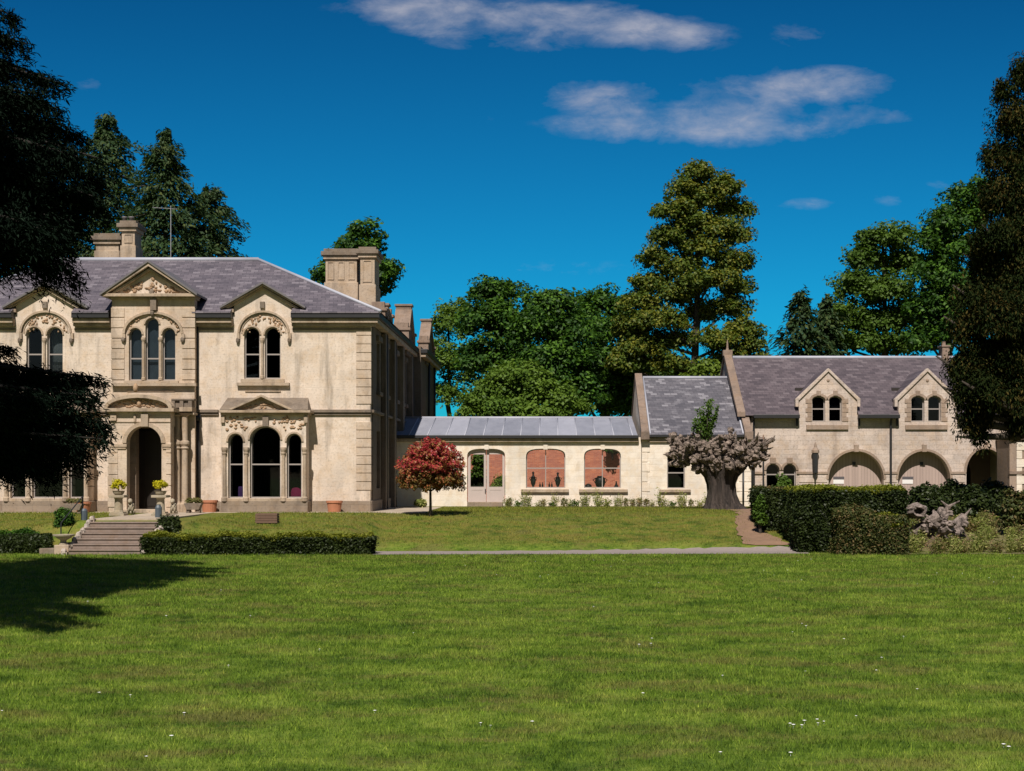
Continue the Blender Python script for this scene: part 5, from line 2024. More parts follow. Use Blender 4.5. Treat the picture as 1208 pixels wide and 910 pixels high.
broadleaf('spreading_tree', 'darker green tree behind the stable roof beside the brown-tinged yew', 96, 1110,
          [(1128, 262, 40, 26, 0), (1150, 240, 34, 28, 0), (1108, 285, 26, 22, 0), (1140, 300, 40, 30, 0), (1105, 325, 30, 26, 0), (1135, 345, 40, 30, 0),
           (1100, 365, 34, 28, 0), (1130, 390, 40, 28, 0), (1095, 402, 28, 22, 0)],
          L_DARK, 0.28, 0.85, 95, 0.4, seed=34)

# dark yew hanging in at the right, in front of the stables
broadleaf('yew_tree', 'huge dark brown-tinged yew filling the right edge in front of the stables', 58, 1262,
          [(1206, 95, 16, 26, 0), (1186, 112, 14, 16, 0), (1196, 150, 26, 30, 0), (1178, 190, 20, 20, 0), (1210, 200, 34, 40, 0), (1185, 235, 30, 24, 0), (1215, 270, 46, 40, 0),
           (1178, 285, 30, 28, -1), (1160, 315, 22, 22, 0), (1195, 330, 44, 40, 0), (1150, 355, 26, 26, 0), (1180, 380, 44, 40, -1), (1215, 390, 40, 50, 0),
           (1142, 392, 22, 24, 0), (1150, 425, 24, 24, 0), (1180, 440, 40, 36, 0), (1160, 466, 26, 26, -1), (1200, 470, 36, 40, 0), (1163, 490, 16, 18, 0), (1198, 505, 18, 14, 0), (1205, 420, 40, 60, 0), (1210, 340, 40, 50, 0), (1222, 250, 36, 60, 0), (1225, 160, 26, 60, 0), (1228, 500, 40, 30, 0), (1150, 500, 18, 26, 0), (1154, 516, 8, 16, 0), (1140, 470, 20, 24, 0), (1135, 440, 18, 24, 0), (1250, 300, 60, 120, 0), (1255, 450, 50, 60, 0)],
          L_YEW, 0.17, 0.36, 84, 0.7, base_z=-0.4, seed=41, top=(1250, 120), flat=1.7, aspect=0.34, shell=(0.35, 1.0), along=(0, 0, -1))


# ------------------------------------------------------------------ cedars at the left
def cedar(name, label, x, y, base_z, h, boughs, seed, rise=0.10, r0=0.55, n=5200, leaf=0.17):
    rng = np.random.default_rng(seed)
    root = thing(name, label, 'tree', (x, y, base_z))
    mb = MB()
    mb.tube([(x, y, base_z - 0.2), (x + .1, y, base_z + h * .3), (x - .1, y, base_z + h * .7), (x, y, base_z + h)], [r0 * 1.3, r0, r0 * .6, .06], 12)
    Ps, Ns, As = [], [], []
    for (tip, wid, thick) in boughs:
        tip = np.array(tip, float)
        z0 = tip[2] + rng.uniform(-0.6, 1.2)
        st_ = np.array([x, y, z0])
        d = tip - st_
        L = np.linalg.norm(d)
        hd = d / L
        sd = np.array([-hd[1], hd[0], 0.0])
        sd /= np.linalg.norm(sd)

        def at(s):
            s = np.asarray(s)
            p = st_ + d * s[..., None]
            p[..., 2] += (rise if tip[2] < 6.5 else 0.09) * L * np.sin(s * math.pi)
            return p
        ss = np.linspace(0, 1, 7)
        pth = at(ss)
        mb.tube([tuple(p) for p in pth], [0.16 * (1 - 0.9 * q_) for q_ in ss], 6, cap=False)
        m = int(n * (0.5 + 0.5 * wid / 2.0) * min(1.4, L / 6))
        # twigs off the bough, each a small drooping fan
        nt = max(10, m // 45)
        s = rng.uniform(0.12, 1.0, nt) ** 0.8
        ww = wid * np.sin(np.clip(s * 1.05, 0, 1) * math.pi * 0.9 + 0.25) * rng.uniform(0.1, 1.0, nt)
        sg = rng.choice([-1, 1], nt)
        C = at(s)
        tip_ = C + sd * (sg * ww)[:, None] + hd * (ww * 0.6 + 0.15)[:, None]
        tip_[:, 2] -= 0.30 * ww + rng.uniform(0, 0.35, nt)
        k = 45
        f = rng.uniform(0, 1, (nt, k)) ** 0.6
        P = C[:, None, :] + (tip_ - C)[:, None, :] * f[:, :, None]
        P += rng.normal(0, 1, (nt, k, 3)) * np.array([0.10, 0.10, thick * 0.45])
        P[:, :, 2] -= np.abs(rng.normal(0, thick * 0.8, (nt, k))) * (0.2 + f ** 2)
        Ps.append(P.reshape(-1, 3))
        Ns.append(np.tile(np.array([0, -0.15, 1.0]), (nt * k, 1)))
        a = (tip_ - C)
        a /= np.linalg.norm(a, axis=1, keepdims=True) + 1e-6
        a[:, 2] -= 0.35
        As.append(np.repeat(a, k, 0))
    mb.build('trunk', BARKD, root, smooth=True)
    P, N, A_ = np.concatenate(Ps), np.concatenate(Ns), np.concatenate(As)
    quad_mesh('crown', leaves(P, N, leaf, 0.20, 0.6, rng, A_), L_CEDAR, root)
    return root


rs = random.Random(5)
bo = []
for (a, b, yy, wd, th) in ((22, 18, 38, 1.0, .16), (40, 52, 37, 1.2, .2), (84, 100, 37, 1.0, .16), (60, 90, 39, 1.5, .22), (75, 128, 36, 1.4, .22), (58, 112, 35, 1.6, .22),
                           (104, 160, 38, 1.5, .2), (80, 150, 40, 2.0, .25), (128, 188, 37, 1.6, .22), (100, 185, 35, 2.0, .28), (135, 215, 39, 1.7, .25), (120, 232, 36, 2.0, .3),
                           (128, 238, 38, 1.4, .25), (100, 255, 40, 2.0, .3), (100, 262, 36, 1.6, .28), (78, 272, 35, 2.0, .3), (90, 282, 38, 1.4, .3), (84, 300, 37, 1.3, .3),
                           (102, 326, 37, 0.5, .3), (80, 316, 36, 0.8, .35), (56, 270, 34, 1.8, .3), (36, 252, 35, 2.2, .35), (20, 215, 37, 2.4, .35), (50, 205, 35, 2.2, .3), (20, 165, 36, 2.2, .3),
                           (30, 120, 38, 2.0, .28), (10, 75, 37, 1.8, .25), (6, 130, 35, 2.2, .3), (30, 285, 37, 1.7, .3), (10, 300, 36, 1.6, .28), (62, 240, 41, 2.4, .3), (60, 175, 41, 2.2, .3), (10, 275, 40, 2.0, .3)):
    yy -= 3.5
    a -= 9
    wd *= 0.9
    bo.append(((PX(a, yy), yy, PZ(b, yy)), wd, th))
cedar('cedar_tree', 'tall near-black cedar whose upper boughs fill the top left corner', -19.5, 35.0, -1.2, 14.5, bo, 51)
bo = []
for (a, b, yy, wd, th) in ((118, 446, 33, 0.8, .14), (80, 452, 34, 1.2, .2), (112, 468, 32, 1.4, .22), (124, 498, 33, 1.2, .2),
                           (122, 518, 32, 1.1, .2), (92, 500, 34, 1.8, .28), (104, 535, 33, 1.2, .22), (70, 520, 32, 1.8, .3), (60, 548, 33, 1.2, .2), (25, 545, 34, 1.4, .22),
                           (10, 540, 32, 1.4, .22), (40, 500, 33, 2.0, .3), (30, 460, 34, 1.6, .25), (14, 412, 33, 0.7, .1), (20, 480, 31, 1.8, .26), (50, 470, 30.5, 1.4, .2), (35, 448, 35, 1.2, .2), (80, 480, 35, 1.8, .26), (100, 448, 35, 1.4, .22), (60, 495, 35, 2, .3)):
    bo.append(((PX(a, yy), yy, PZ(b, yy)), wd, th))
# high boughs to the left of the picture: they throw the long shadows over the lawn
for k in range(34):
    zz = 7.5 + k * 0.42
    a = rs.uniform(-0.5, 1.4) if k % 2 else rs.uniform(-1.6, 0.4)
    L = (7.6 - max(0, zz - 12) * 0.55) * rs.uniform(0.7, 1.0)
    tx, ty = -19.0 + L * math.cos(a), 29.0 + L * math.sin(a)
    if ty + (zz + 1.2) * 0.84 > 48.0:
        zz = (48.0 - ty) / 0.84 - 1.2
    lim = -(CX / FP) * ty - 0.6
    if tx > lim:
        tx = lim
    bo.append(((tx, ty, zz), 2.2, .3))
for q_ in ((-9.3, 21.6, 5.2), (-9.8, 22.8, 6.2), (-9.7, 20.6, 5.6), (-10.4, 24.2, 6.0), (-11.2, 26, 7.0), (-10.6, 25.2, 5.0), (-10.2, 23.5, 4.6), (-11.5, 22.5, 6.5), (-12.0, 24.5, 8.0), (-11.4, 25.2, 9.0), (-11.6, 27.5, 9.5), (-12.2, 28.5, 8.5), (-12, 27, 6), (-13, 26, 10), (-12.6, 29, 11), (-13, 30.5, 10), (-12.9, 30, 12.5), (-13.2, 31.5, 12)):
    bo.append((q_, 2.0, .3))
cedar('cedar_tree', 'dark cedar with low drooping boughs hanging before the left bay window', -19.0, 30.0, -1.2, 22, bo, 52, 0.015)


# ------------------------------------------------------------------ hedges
def hedge(name, label, x0, x1, y0, y1, z0, z1, mat, leaf, n, seed, topmat=None, round_=0.0, topn=0.5, cat='hedge'):
    rng = np.random.default_rng(seed)
    root = thing(name, label, cat, ((x0 + x1) / 2, (y0 + y1) / 2, z0))
    cx, cy = (x0 + x1) / 2, (y0 + y1) / 2
    zc = z0 + (z1 - z0) * 0.5
    co_ = MB()
    g_ = 0.09
    nX = 8
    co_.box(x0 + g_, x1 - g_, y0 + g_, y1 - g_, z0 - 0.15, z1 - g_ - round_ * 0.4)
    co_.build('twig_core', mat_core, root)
    areas = [(x1 - x0) * (z1 - z0), (x1 - x0) * (z1 - z0) * 0.4, (y1 - y0) * (z1 - z0), (y1 - y0) * (z1 - z0)]
    tot = sum(areas)

    def wob(p):
        return 0.055 * np.sin(p[:, 0] * 2.3 + p[:, 2] * 3.1 + seed) + 0.045 * np.sin(p[:, 0] * 5.7 + p[:, 1] * 4.1 + p[:, 2] * 2) + rng.normal(0, 0.03, len(p)) + (rng.uniform(0, 1, len(p)) ** 14) * 0.13
    Ps, Ns = [], []
    for i, ar in enumerate(areas):
        m = int(n * ar / tot)
        u_, v_ = rng.uniform(0, 1, m), rng.uniform(0, 1, m)
        z = z0 + v_ * (z1 - z0)
        if i == 0: p = np.stack([x0 + u_ * (x1 - x0), np.full(m, y0), z], 1); nn_ = (0, -1, 0)
        if i == 1: p = np.stack([x0 + u_ * (x1 - x0), np.full(m, y1), z], 1); nn_ = (0, 1, 0)
        if i == 2: p = np.stack([np.full(m, x0), y0 + u_ * (y1 - y0), z], 1); nn_ = (-1, 0, 0)
        if i == 3: p = np.stack([np.full(m, x1), y0 + u_ * (y1 - y0), z], 1); nn_ = (1, 0, 0)
        N = np.tile(np.array(nn_, float) * 0.35 + np.array([0, 0, 0.8]), (m, 1))
        p = p + np.array(nn_, float) * (wob(p))[:, None]
        if round_:
            q_ = np.clip((p[:, 2] - (z1 - round_)) / round_, 0, 1)
            sh = 1 - 0.5 * q_ ** 2 * round_ / max(0.4, (x1 - x0) / 2)
            p[:, 0] = cx + (p[:, 0] - cx) * sh
            p[:, 1] = cy + (p[:, 1] - cy) * (1 - 0.4 * q_ ** 2)
        Ps.append(p); Ns.append(N)
    quad_mesh('foliage', leaves(np.concatenate(Ps), np.concatenate(Ns), leaf, 0.6, 0.6, rng), mat, root)
    m = int(n * topn * (x1 - x0) * (y1 - y0) / tot * 1.3)
    p = np.stack([rng.uniform(x0, x1, m), rng.uniform(y0, y1, m), np.full(m, z1)], 1)
    p[:, 2] += wob(p) * 0.9
    if round_:
        ex_ = np.abs((p[:, 0] - cx) / ((x1 - x0) / 2)) ** 3
        ey_ = np.abs((p[:, 1] - cy) / ((y1 - y0) / 2)) ** 3
        p[:, 2] -= round_ * np.clip(ex_ + ey_, 0, 1)
    quad_mesh('top_growth', leaves(p, np.tile(np.array([0, 0, 1.0]), (m, 1)), leaf, 0.6, 0.5, rng), topmat or mat, root)
    return root


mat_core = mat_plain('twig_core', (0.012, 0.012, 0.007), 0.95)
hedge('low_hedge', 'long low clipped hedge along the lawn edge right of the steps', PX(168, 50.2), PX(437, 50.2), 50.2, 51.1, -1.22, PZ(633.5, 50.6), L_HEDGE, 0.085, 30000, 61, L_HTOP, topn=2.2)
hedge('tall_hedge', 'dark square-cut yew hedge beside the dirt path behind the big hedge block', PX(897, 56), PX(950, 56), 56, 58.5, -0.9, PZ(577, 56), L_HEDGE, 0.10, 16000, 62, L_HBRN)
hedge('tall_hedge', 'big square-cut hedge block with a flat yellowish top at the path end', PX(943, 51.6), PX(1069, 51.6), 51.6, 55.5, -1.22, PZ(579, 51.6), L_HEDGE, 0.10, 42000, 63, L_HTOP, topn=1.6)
hedge('clipped_bush', 'smaller clipped brownish bush, the left one before the big hedge', PX(990, 50.3), PX(1030, 50.3), 50.3, 51.5, -1.22, PZ(600, 50.3), L_HBRN, 0.085, 13000, 64, L_HBRN, 0.25)
hedge('clipped_bush', 'rounded clipped bush lower than its neighbour, next to the log pile', PX(1020, 50.2), PX(1071, 50.2), 50.15, 51.5, -1.22, PZ(608, 50.2), L_HBRN, 0.085, 15000, 65, L_HTOP, 0.3)


def bush(name, label, px, Y, z0, w_, h_, mat, leaf, seed, nb=7, sub=0.2, dens=40, group=None, cat='shrub', aspect=0.6, flat=0.8, along=None):
    rng = np.random.default_rng(seed)
    x = PX(px, Y)
    root = thing(name, label, cat, (x, Y, z0), group)
    mb = MB()
    blobs = []
    for i in range(nb):
        a = rng.uniform(0, 6.28)
        r = rng.uniform(0, 0.62) * w_
        zc = z0 + h_ * rng.uniform(0.3, 0.78) * (1 - 0.35 * r / w_)
        br_ = rng.uniform(0.28, 0.45)
        c = (x + r * math.cos(a), Y + r * math.sin(a) * 0.7, zc)
        blobs.append((c, (w_ * br_, w_ * br_, h_ * 0.28)))
        mb.tube([(x, Y, z0 - 0.05), ((x + c[0]) / 2, (Y + c[1]) / 2, z0 + (zc - z0) * 0.6), c], [0.03 * h_, 0.022 * h_, 0.01 * h_], 5)
    mb.build('stem', BARK, root)
    P, N = crown_points(blobs, rng, sub, dens, flat, (0.3, 1.0))
    P[:, 2] = np.maximum(P[:, 2], z0 + 0.02)
    al = None if along is None else np.tile(np.array(along, float), (len(P), 1))
    quad_mesh('foliage', leaves(P, N, leaf, aspect, 0.7, rng, al), mat, root)
    return root


bush('shrub', 'dark leafy shrub behind the big hedge in front of the second carriage arch', 1092, 57, -0.7, 1.1, 2.1, L_HEDGE, 0.16, 71, 9, 0.28, 60)
bush('shrub', 'very dark shrub below the stable passage, in deep shade', 1148, 58, -0.7, 1.4, 2.0, L_HEDGE, 0.16, 72, 10, 0.3, 60)
bush('shrub', 'dark ivy-like shrub between the carriage arch and the passage', 1122, 60, -0.5, 1.2, 1.9, L_HEDGE, 0.16, 73, 10, 0.3, 60)
bush('shrub', 'tall brownish-green shrub at the far right below the stone wing', 1200, 55, -0.8, 0.8, 2.3, L_HBRN, 0.16, 74, 9, 0.28, 60)
bush('shrub', 'dark low shrub at the right edge between passage and wing', 1172, 60, -0.4, 1.0, 1.7, L_HEDGE, 0.16, 75, 9, 0.28, 60)
bush('shrub', 'green shrub filling the foot of the pair of small arched windows', 922, 71.5, 0, 0.75, 1.65, L_MID, 0.14, 76, 8, 0.22, 50)
bush('shrub', 'leggy light green shrub at the left end of the square-cut yew hedge', 897, 55.4, -0.75, 0.32, 1.6, L_MID, 0.12, 77, 6, 0.16, 40)
bush('shrub', 'bluish green shrub above the stone urn beside the steps', 78, 52.0, -0.7, 0.50, 1.25, L_DARK, 0.08, 78, 11, 0.16, 45)
bush('shrub', 'low spreading shrub behind the hedge just right of the steps', 196, 51.9, -0.65, 0.75, 0.75, L_HEDGE, 0.10, 79, 8, 0.18, 45)
bush('shrub', 'small clump of green leaves in the corner by the mansion flank', 497, 69.3, 0, 0.5, 0.4, L_BED, 0.12, 80, 6, 0.14, 36)
bush('garden_tree', 'green leafy shrub in the courtyard, seen through the left glazed door', 565, 80, 0, 0.7, 3.0, L_MID, 0.16, 81, 10, 0.3, 40)
bush('garden_tree', 'rounded green bush before the brick wall, seen through the right glazed door', 590, 81, 0, 0.75, 1.9, L_LIGHT, 0.14, 82, 9, 0.3, 40)

bush('climber', 'dark green climber high on the brick wall seen through the window nearer the lodge', 723, 83.4, 2.5, 0.55, 1.25, L_DARK, 0.13, 83, 8, 0.2, 40)
bush('climber', 'green climber low on the brick wall between the two link windows', 676, 83.3, 0.0, 0.8, 2.3, L_MID, 0.13, 84, 9, 0.24, 40)

# ------------------------------------------------------------------ lollipop photinia
rt_x, rt_y = PX(509, 60.0), 59.4
rt_z = g1(rt_x, rt_y)
ph = thing('red_tree', 'clipped round standard tree with red young leaves on the terrace lawn', 'tree', (rt_x, rt_y, rt_z))
mb = MB()
mb.tube([(rt_x, rt_y, rt_z - 0.1), (rt_x + .01, rt_y, rt_z + .5), (rt_x, rt_y, rt_z + 1.4)], [0.075, 0.055, 0.045], 9)
rng = np.random.default_rng(91)
s = 60 / FP
bl_ = [((PX(509, rt_y), rt_y, PZ(557, rt_y)), (35 * s, 35 * s, 32 * s)), ((PX(495, rt_y), rt_y, PZ(569, rt_y)), (22 * s, 22 * s, 19 * s)), ((PX(524, rt_y), rt_y, PZ(570, rt_y)), (21 * s, 21 * s, 19 * s)),
       ((PX(508, rt_y), rt_y, PZ(544, rt_y)), (27 * s, 26 * s, 23 * s))]
for c, r in bl_:
    mb.tube([(rt_x, rt_y, rt_z + 1.05), c], [0.04, 0.01], 6)
mb.build('trunk', BARK, ph, smooth=True)
P, N = crown_points(bl_, rng, 0.18, 42, 0.9, (0.45, 1.17))
up = P[:, 2] + rng.normal(0, 0.16, len(P)) > PZ(557, rt_y)
quad_mesh('crown', leaves(P[up], N[up], 0.115, 0.5, 0.7, rng), L_RED, ph)
quad_mesh('lower_crown', leaves(P[~up], N[~up], 0.115, 0.5, 0.7, rng), L_REDLOW, ph)

# ------------------------------------------------------------------ the old pollard stump
SYp = 66.0
sx_ = PX(851, SYp)
stump = thing('pollard_stump', 'massive burred pollard stump with a knobbly spreading head', 'tree stump', (sx_, SYp, 0))


def ridged_trunk(mb, x, y, levels, n=40, seed=0):
    r = random.Random(seed)
    phs = [r.uniform(0, 6.28) for _ in range(5)]
    b = len(mb.v)
    for (z, rx, ry, dx, amp) in levels:
        for k in range(n):
            a = 2 * math.pi * k / n
            w_ = 1 + amp * (0.5 * math.sin(5 * a + phs[0]) + 0.45 * math.sin(9 * a + phs[1] + z) + 0.4 * math.sin(17 * a + phs[2])) + r.uniform(-.05, .05)
            mb.v.append((x + dx + rx * w_ * math.cos(a), y + ry * w_ * math.sin(a), z))
    for i in range(len(levels) - 1):
        for k in range(n):
            k2 = (k + 1) % n
            mb.f.append((b + i * n + k, b + i * n + k2, b + (i + 1) * n + k2, b + (i + 1) * n + k))
    mb.f.append(tuple(b + (len(levels) - 1) * n + k for k in range(n)))


mb = MB()
ridged_trunk(mb, sx_, SYp, [(-0.15, 1.15, 1.05, 0.22, .24), (0.05, 0.90, 0.88, 0.14, .22), (0.3, 0.74, 0.74, 0.05, .18), (0.7, 0.65, 0.65, 0.0, .14), (1.15, 0.64, 0.64, -0.02, .14), (1.5, 0.74, 0.72, -0.03, .16),
                            (1.75, 0.98, 0.85, -0.03, .18), (2.0, 1.2, 0.95, -0.05, .2), (2.25, 1.25, 0.9, -0.1, .2), (2.6, 0.7, 0.6, -0.1, .2)], 72, 3)
mb.build('trunk', TRUNKB, stump, smooth=True)
hd = MB()
rr = random.Random(9)
for (a, b, r_) in ((803, 538, .36), (814, 530, .36), (797, 547, .2), (892, 536, .26), (870, 529, .36), (850, 530, .46), (830, 533, .44), (843, 548, .42), (824, 549, .3)):
    hd.blob((PX(a, SYp), SYp - 0.35 + rr.uniform(-.3, .2), PZ(b, SYp)), (r_, r_ * 0.9, r_ * .8), 13, 9, 0.25)
# knuckles and sawn stubs, pushed out every way from the head
for i in range(440):
    px = rr.uniform(798, 894)
    e = (px - 846) / 52
    p = Vector((PX(px, SYp), SYp + rr.uniform(-.95, .4) * (1 - 0.4 * abs(e)), PZ(rr.uniform(525, 552 - 6 * abs(e)), SYp)))
    d = Vector((e * rr.uniform(.3, 1.3) + rr.uniform(-.5, .5), rr.uniform(-1.3, 0.35), rr.uniform(-.55, 1.05))).normalized()
    L = rr.uniform(.25, .72) if d.z > -0.1 else rr.uniform(.2, .45)
    r0_ = rr.uniform(.05, .13)
    m_ = p + d * L * 0.55 + Vector((rr.uniform(-.07, .07), rr.uniform(-.07, .07), rr.uniform(-.05, .08)))
    q_ = p + d * L
    hd.tube([p, m_, q_], [r0_, r0_ * rr.uniform(.7, 1.1), r0_ * rr.uniform(.5, 1.1)], 7)
    if rr.random() < 0.65:
        hd.blob(tuple(q_), (r0_ * rr.uniform(1.1, 1.9), r0_ * rr.uniform(1.1, 1.7), r0_ * rr.uniform(1, 1.5)), 7, 6, 0.35)
    if rr.random() < 0.5:
        d2 = (d + Vector((rr.uniform(-.6, .6), rr.uniform(-.6, .3), rr.uniform(-.2, .8)))).normalized()
        hd.tube([q_, q_ + d2 * rr.uniform(.1, .3)], [r0_ * .55, 0.012], 5)
hd.build('burr_head', BURRB, stump)
rng = np.random.default_rng(95)
sp = MB()
Pn, Nn, An = [], [], []
for (a, b, c_) in ((826, 490, .26), (820, 500, .22), (834, 482, .2), (838, 478, .14), (831, 500, .3), (842, 496, .14), (822, 508, .26), (836, 508, .22), (846, 486, .08), (829, 494, .3)):
    x, z = PX(a, SYp), PZ(b, SYp)
    y = SYp - 0.2 + rng.uniform(-.3, .3)
    sp.tube([(PX(832, SYp), SYp - 0.2, PZ(520, SYp)), ((x + PX(832, SYp)) / 2, y, (z + PZ(520, SYp)) / 2), (x, y, z + 0.12)], [0.025, .018, .006], 5)
    m = 190
    f = rng.uniform(0.25, 1.1, m)
    base_ = np.array([PX(832, SYp), SYp - 0.2, PZ(520, SYp)])
    P = base_ + (np.array([x, y, z + .1]) - base_) * f[:, None] + rng.normal(0, c_ * 0.5, (m, 3))
    Pn.append(P)
spo = sp.build('sprout', BARK, stump)
P = np.concatenate(Pn)
quad_mesh('sprout_leaves', leaves(P, np.tile(np.array([0, -.4, .7]), (len(P), 1)), 0.14, 0.55, 0.7, rng), L_MID, spo)

# ------------------------------------------------------------------ pots, urns, pedestals
def ball_pedestal(px, Y, label, seed):
    x = PX(px, Y)
    z0 = 0.0
    t_ = thing('pedestal', label, 'pedestal', (x, Y, z0))
    mb = MB()
    mb.box(x - 0.30, x + 0.30, Y - 0.30, Y + 0.30, z0, z0 + 0.10)
    mb.box(x - 0.24, x + 0.24, Y - 0.24, Y + 0.24, z0 + 0.10, z0 + 0.16)
    mb.lathe(x, Y, [(0.2, z0 + .16), (0.17, z0 + .22), (0.155, z0 + .66), (0.2, z0 + .72)], 12)
    mb.box(x - 0.30, x + 0.30, Y - 0.30, Y + 0.30, z0 + 0.72, z0 + 0.82)
    mb.build('shaft', URNST, t_, bevel=0.012)
    mb = MB()
    zt = z0 + 0.82
    mb.lathe(x, Y, [(0.14, zt), (0.20, zt + .06), (0.24, zt + .16), (0.26, zt + .17)], 14)
    mb.build('bowl', URNST, t_, smooth=False)
    return t_, x, zt + 0.17


for px, lb, lb2, sd_ in ((140, 'stone pedestal left of the front door', 'yellow-green clipped ball plant on the left pedestal', 101), (189.5, 'stone pedestal right of the front door, beside the porch column', 'yellow-green clipped ball plant on the right pedestal', 102)):
    Yp = 56.3
    t_, x, zt = ball_pedestal(px, Yp, lb, sd_)
    rng = np.random.default_rng(sd_)
    b_ = thing('ball_plant', lb2, 'plant', (x, Yp, zt))
    mb = MB()
    mb.tube([(x, Yp, zt - 0.05), (x, Yp, zt + 0.2)], [0.03, 0.02], 6)
    mb.build('stem', BARK, b_)
    P, N = crown_points([((x, Yp, zt + 0.20), (0.27, 0.27, 0.24))], rng, 0.09, 36, 0.9, (0.6, 1.0))
    quad_mesh('foliage', leaves(P, N, 0.065, 0.55, 0.6, rng), L_YEL, b_)


def tpot(px, Y, w_, h_, label):
    x = PX(px, Y)
    t_ = thing('plant_pot', label, 'plant pot', (x, Y, 0.0))
    mb = MB()
    mb.lathe(x, Y, [(w_ * .80, 0.012), (w_ * .95, h_ * .8), (w_ * 1.05, h_ * .82), (w_ * 1.05, h_), (w_ * .9, h_), (w_ * .85, h_ * .85)], 20)
    mb.build('pot', TERRA, t_, smooth=False)
    mb = MB()
    mb.lathe(x, Y, [(w_ * .85, h_ * .86), (w_ * .5, h_ * .9)], 16)
    mb.build('soil', SOIL, t_)


tpot(247, 61.3, 0.35, 0.52, 'round terracotta pot against the wall between the porch and the bay window')
tpot(394.5, 61.3, 0.34, 0.50, 'round terracotta pot on the right of the bay window')
tpot(98, 60.6, 0.33, 0.46, 'round terracotta pot below the left bay window behind the handrail')


def trough(px, Y, label, seed):
    x = PX(px, Y)
    t_ = thing('trough_planter', label, 'planter', (x, Y, 0.0))
    mb = MB()
    for s_ in (-0.22, 0.22):
        mb.box(x + s_ - 0.07, x + s_ + 0.07, Y - 0.14, Y + 0.14, 0.01, 0.15)
    mb.slab([(x - 0.26, 0.15), (x + 0.26, 0.15), (x + 0.34, 0.36), (x + 0.36, 0.36), (x + 0.36, 0.42), (x - 0.36, 0.42), (x - 0.36, 0.36), (x - 0.34, 0.36)], [], Y - 0.2, Y + 0.2)
    mb.build('trough', WEATHER, t_, bevel=0.015)
    rng = np.random.default_rng(seed)
    P, N = crown_points([((x + q_, Y, 0.5), (0.14, 0.14, 0.14)) for q_ in (-.2, 0.02, .2)], rng, 0.07, 30, 0.8)
    quad_mesh('plants', leaves(P, N, 0.06, 0.5, 0.7, rng), L_WEED, t_)


trough(228.5, 60.0, 'dark stone trough of small plants right of the porch', 103)
trough(88, 59.0, 'dark stone trough beside the handrail left of the steps', 104)

# urn at the foot of the steps, on a block
ux, uy = PX(74, 50.5), 50.6
un = thing('garden_urn', 'wide shallow mossy stone urn at the foot of the steps', 'urn', (ux, uy, -1.2))
mb = MB()
mb.lathe(ux, uy, [(0.16, -0.86), (0.16, -0.80), (0.09, -0.76), (0.10, -0.70), (0.24, -0.62), (0.30, -0.56), (0.37, -0.54), (0.38, -0.49), (0.32, -0.49), (0.28, -0.54)], 20)
mb.build('bowl', URNST, un, smooth=False)
mb = MB()
mb.box(ux - 0.26, ux + 0.26, uy - 0.26, uy + 0.26, -1.25, -0.86)
mb.build('block', TRIM, un, bevel=0.02)
mb = MB()
mb.box(PX(46, 50.4), ux - 0.28, 50.4, 50.9, -1.3, -0.98)
tag(mb.build('kerb_stone', PLINTH, bevel=0.03), 'long low grey kerb stone left of the garden urn', 'kerb')
# ferny mound left of the steps
hedge('mound_hedge', 'low dark bank of groundcover at the lawn edge left of the urn', PX(-40, 50.9), PX(58, 50.9), 50.75, 52.5, -1.2, -0.50, L_HEDGE, 0.10, 30000, 66, L_DARK, 0.45)

# low statue-like finials beside the porch pedestals
for px, lb in ((155, 'weathered carved stone ornament behind the left pedestal'), (205, 'pale carved stone ornament behind the right pedestal')):
    x, y = PX(px, 58.8), 58.8
    mb = MB()
    mb.box(x - 0.16, x + 0.16, y - 0.16, y + 0.16, 0.0, 0.16)
    mb.blob((x, y, 0.36), (0.17, 0.2, 0.24), 10, 8, 0.08)
    mb.blob((x - 0.03, y - 0.12, 0.66), (0.12, 0.13, 0.14), 10, 8, 0.08)
    mb.blob((x - 0.03, y - 0.24, 0.62), (0.06, 0.08, 0.06), 8, 6, 0.05)
    for s_ in (-1, 1):
        mb.tube([(x + s_ * .08, y - .12, 0.5), (x + s_ * .09, y - .2, 0.3), (x + s_ * .09, y - .22, 0.14)], [0.06, 0.05, 0.055], 7)
    mb.v = [(x + (p[0] - x) * 0.8, y + (p[1] - y) * 0.8, p[2] * 0.8) for p in mb.v]
    tag(mb.build('stone_ornament', URNST, smooth=True), lb, 'ornament')

# wooden planter on the upper lawn
wx, wy = PX(315.5, 55.0), 55.0
wz = g1(wx, wy)
wb = thing('wooden_tub', 'low brown wooden tub standing on the terrace lawn behind the hedge', 'planter', (wx, wy, wz))
mb = MB()
for k in range(4):
    mb.box(wx - 0.42, wx + 0.42, wy - 0.25, wy - 0.21, wz + 0.02 + k * 0.095, wz + 0.105 + k * 0.095)
    mb.box(wx - 0.42, wx + 0.42, wy + 0.21, wy + 0.25, wz + 0.02 + k * 0.095, wz + 0.105 + k * 0.095)
    for s_ in (-1, 1):
        mb.box(wx + s_ * 0.38 - 0.02, wx + s_ * 0.38 + 0.02, wy - 0.2, wy + 0.2, wz + 0.02 + k * 0.095, wz + 0.105 + k * 0.095)
mb.build('board', WOODB, wb, bevel=0.006)
mb = MB()
mb.box(wx - 0.35, wx + 0.35, wy - 0.2, wy + 0.2, wz + 0.3, wz + 0.35)
mb.build('soil', SOIL, wb)

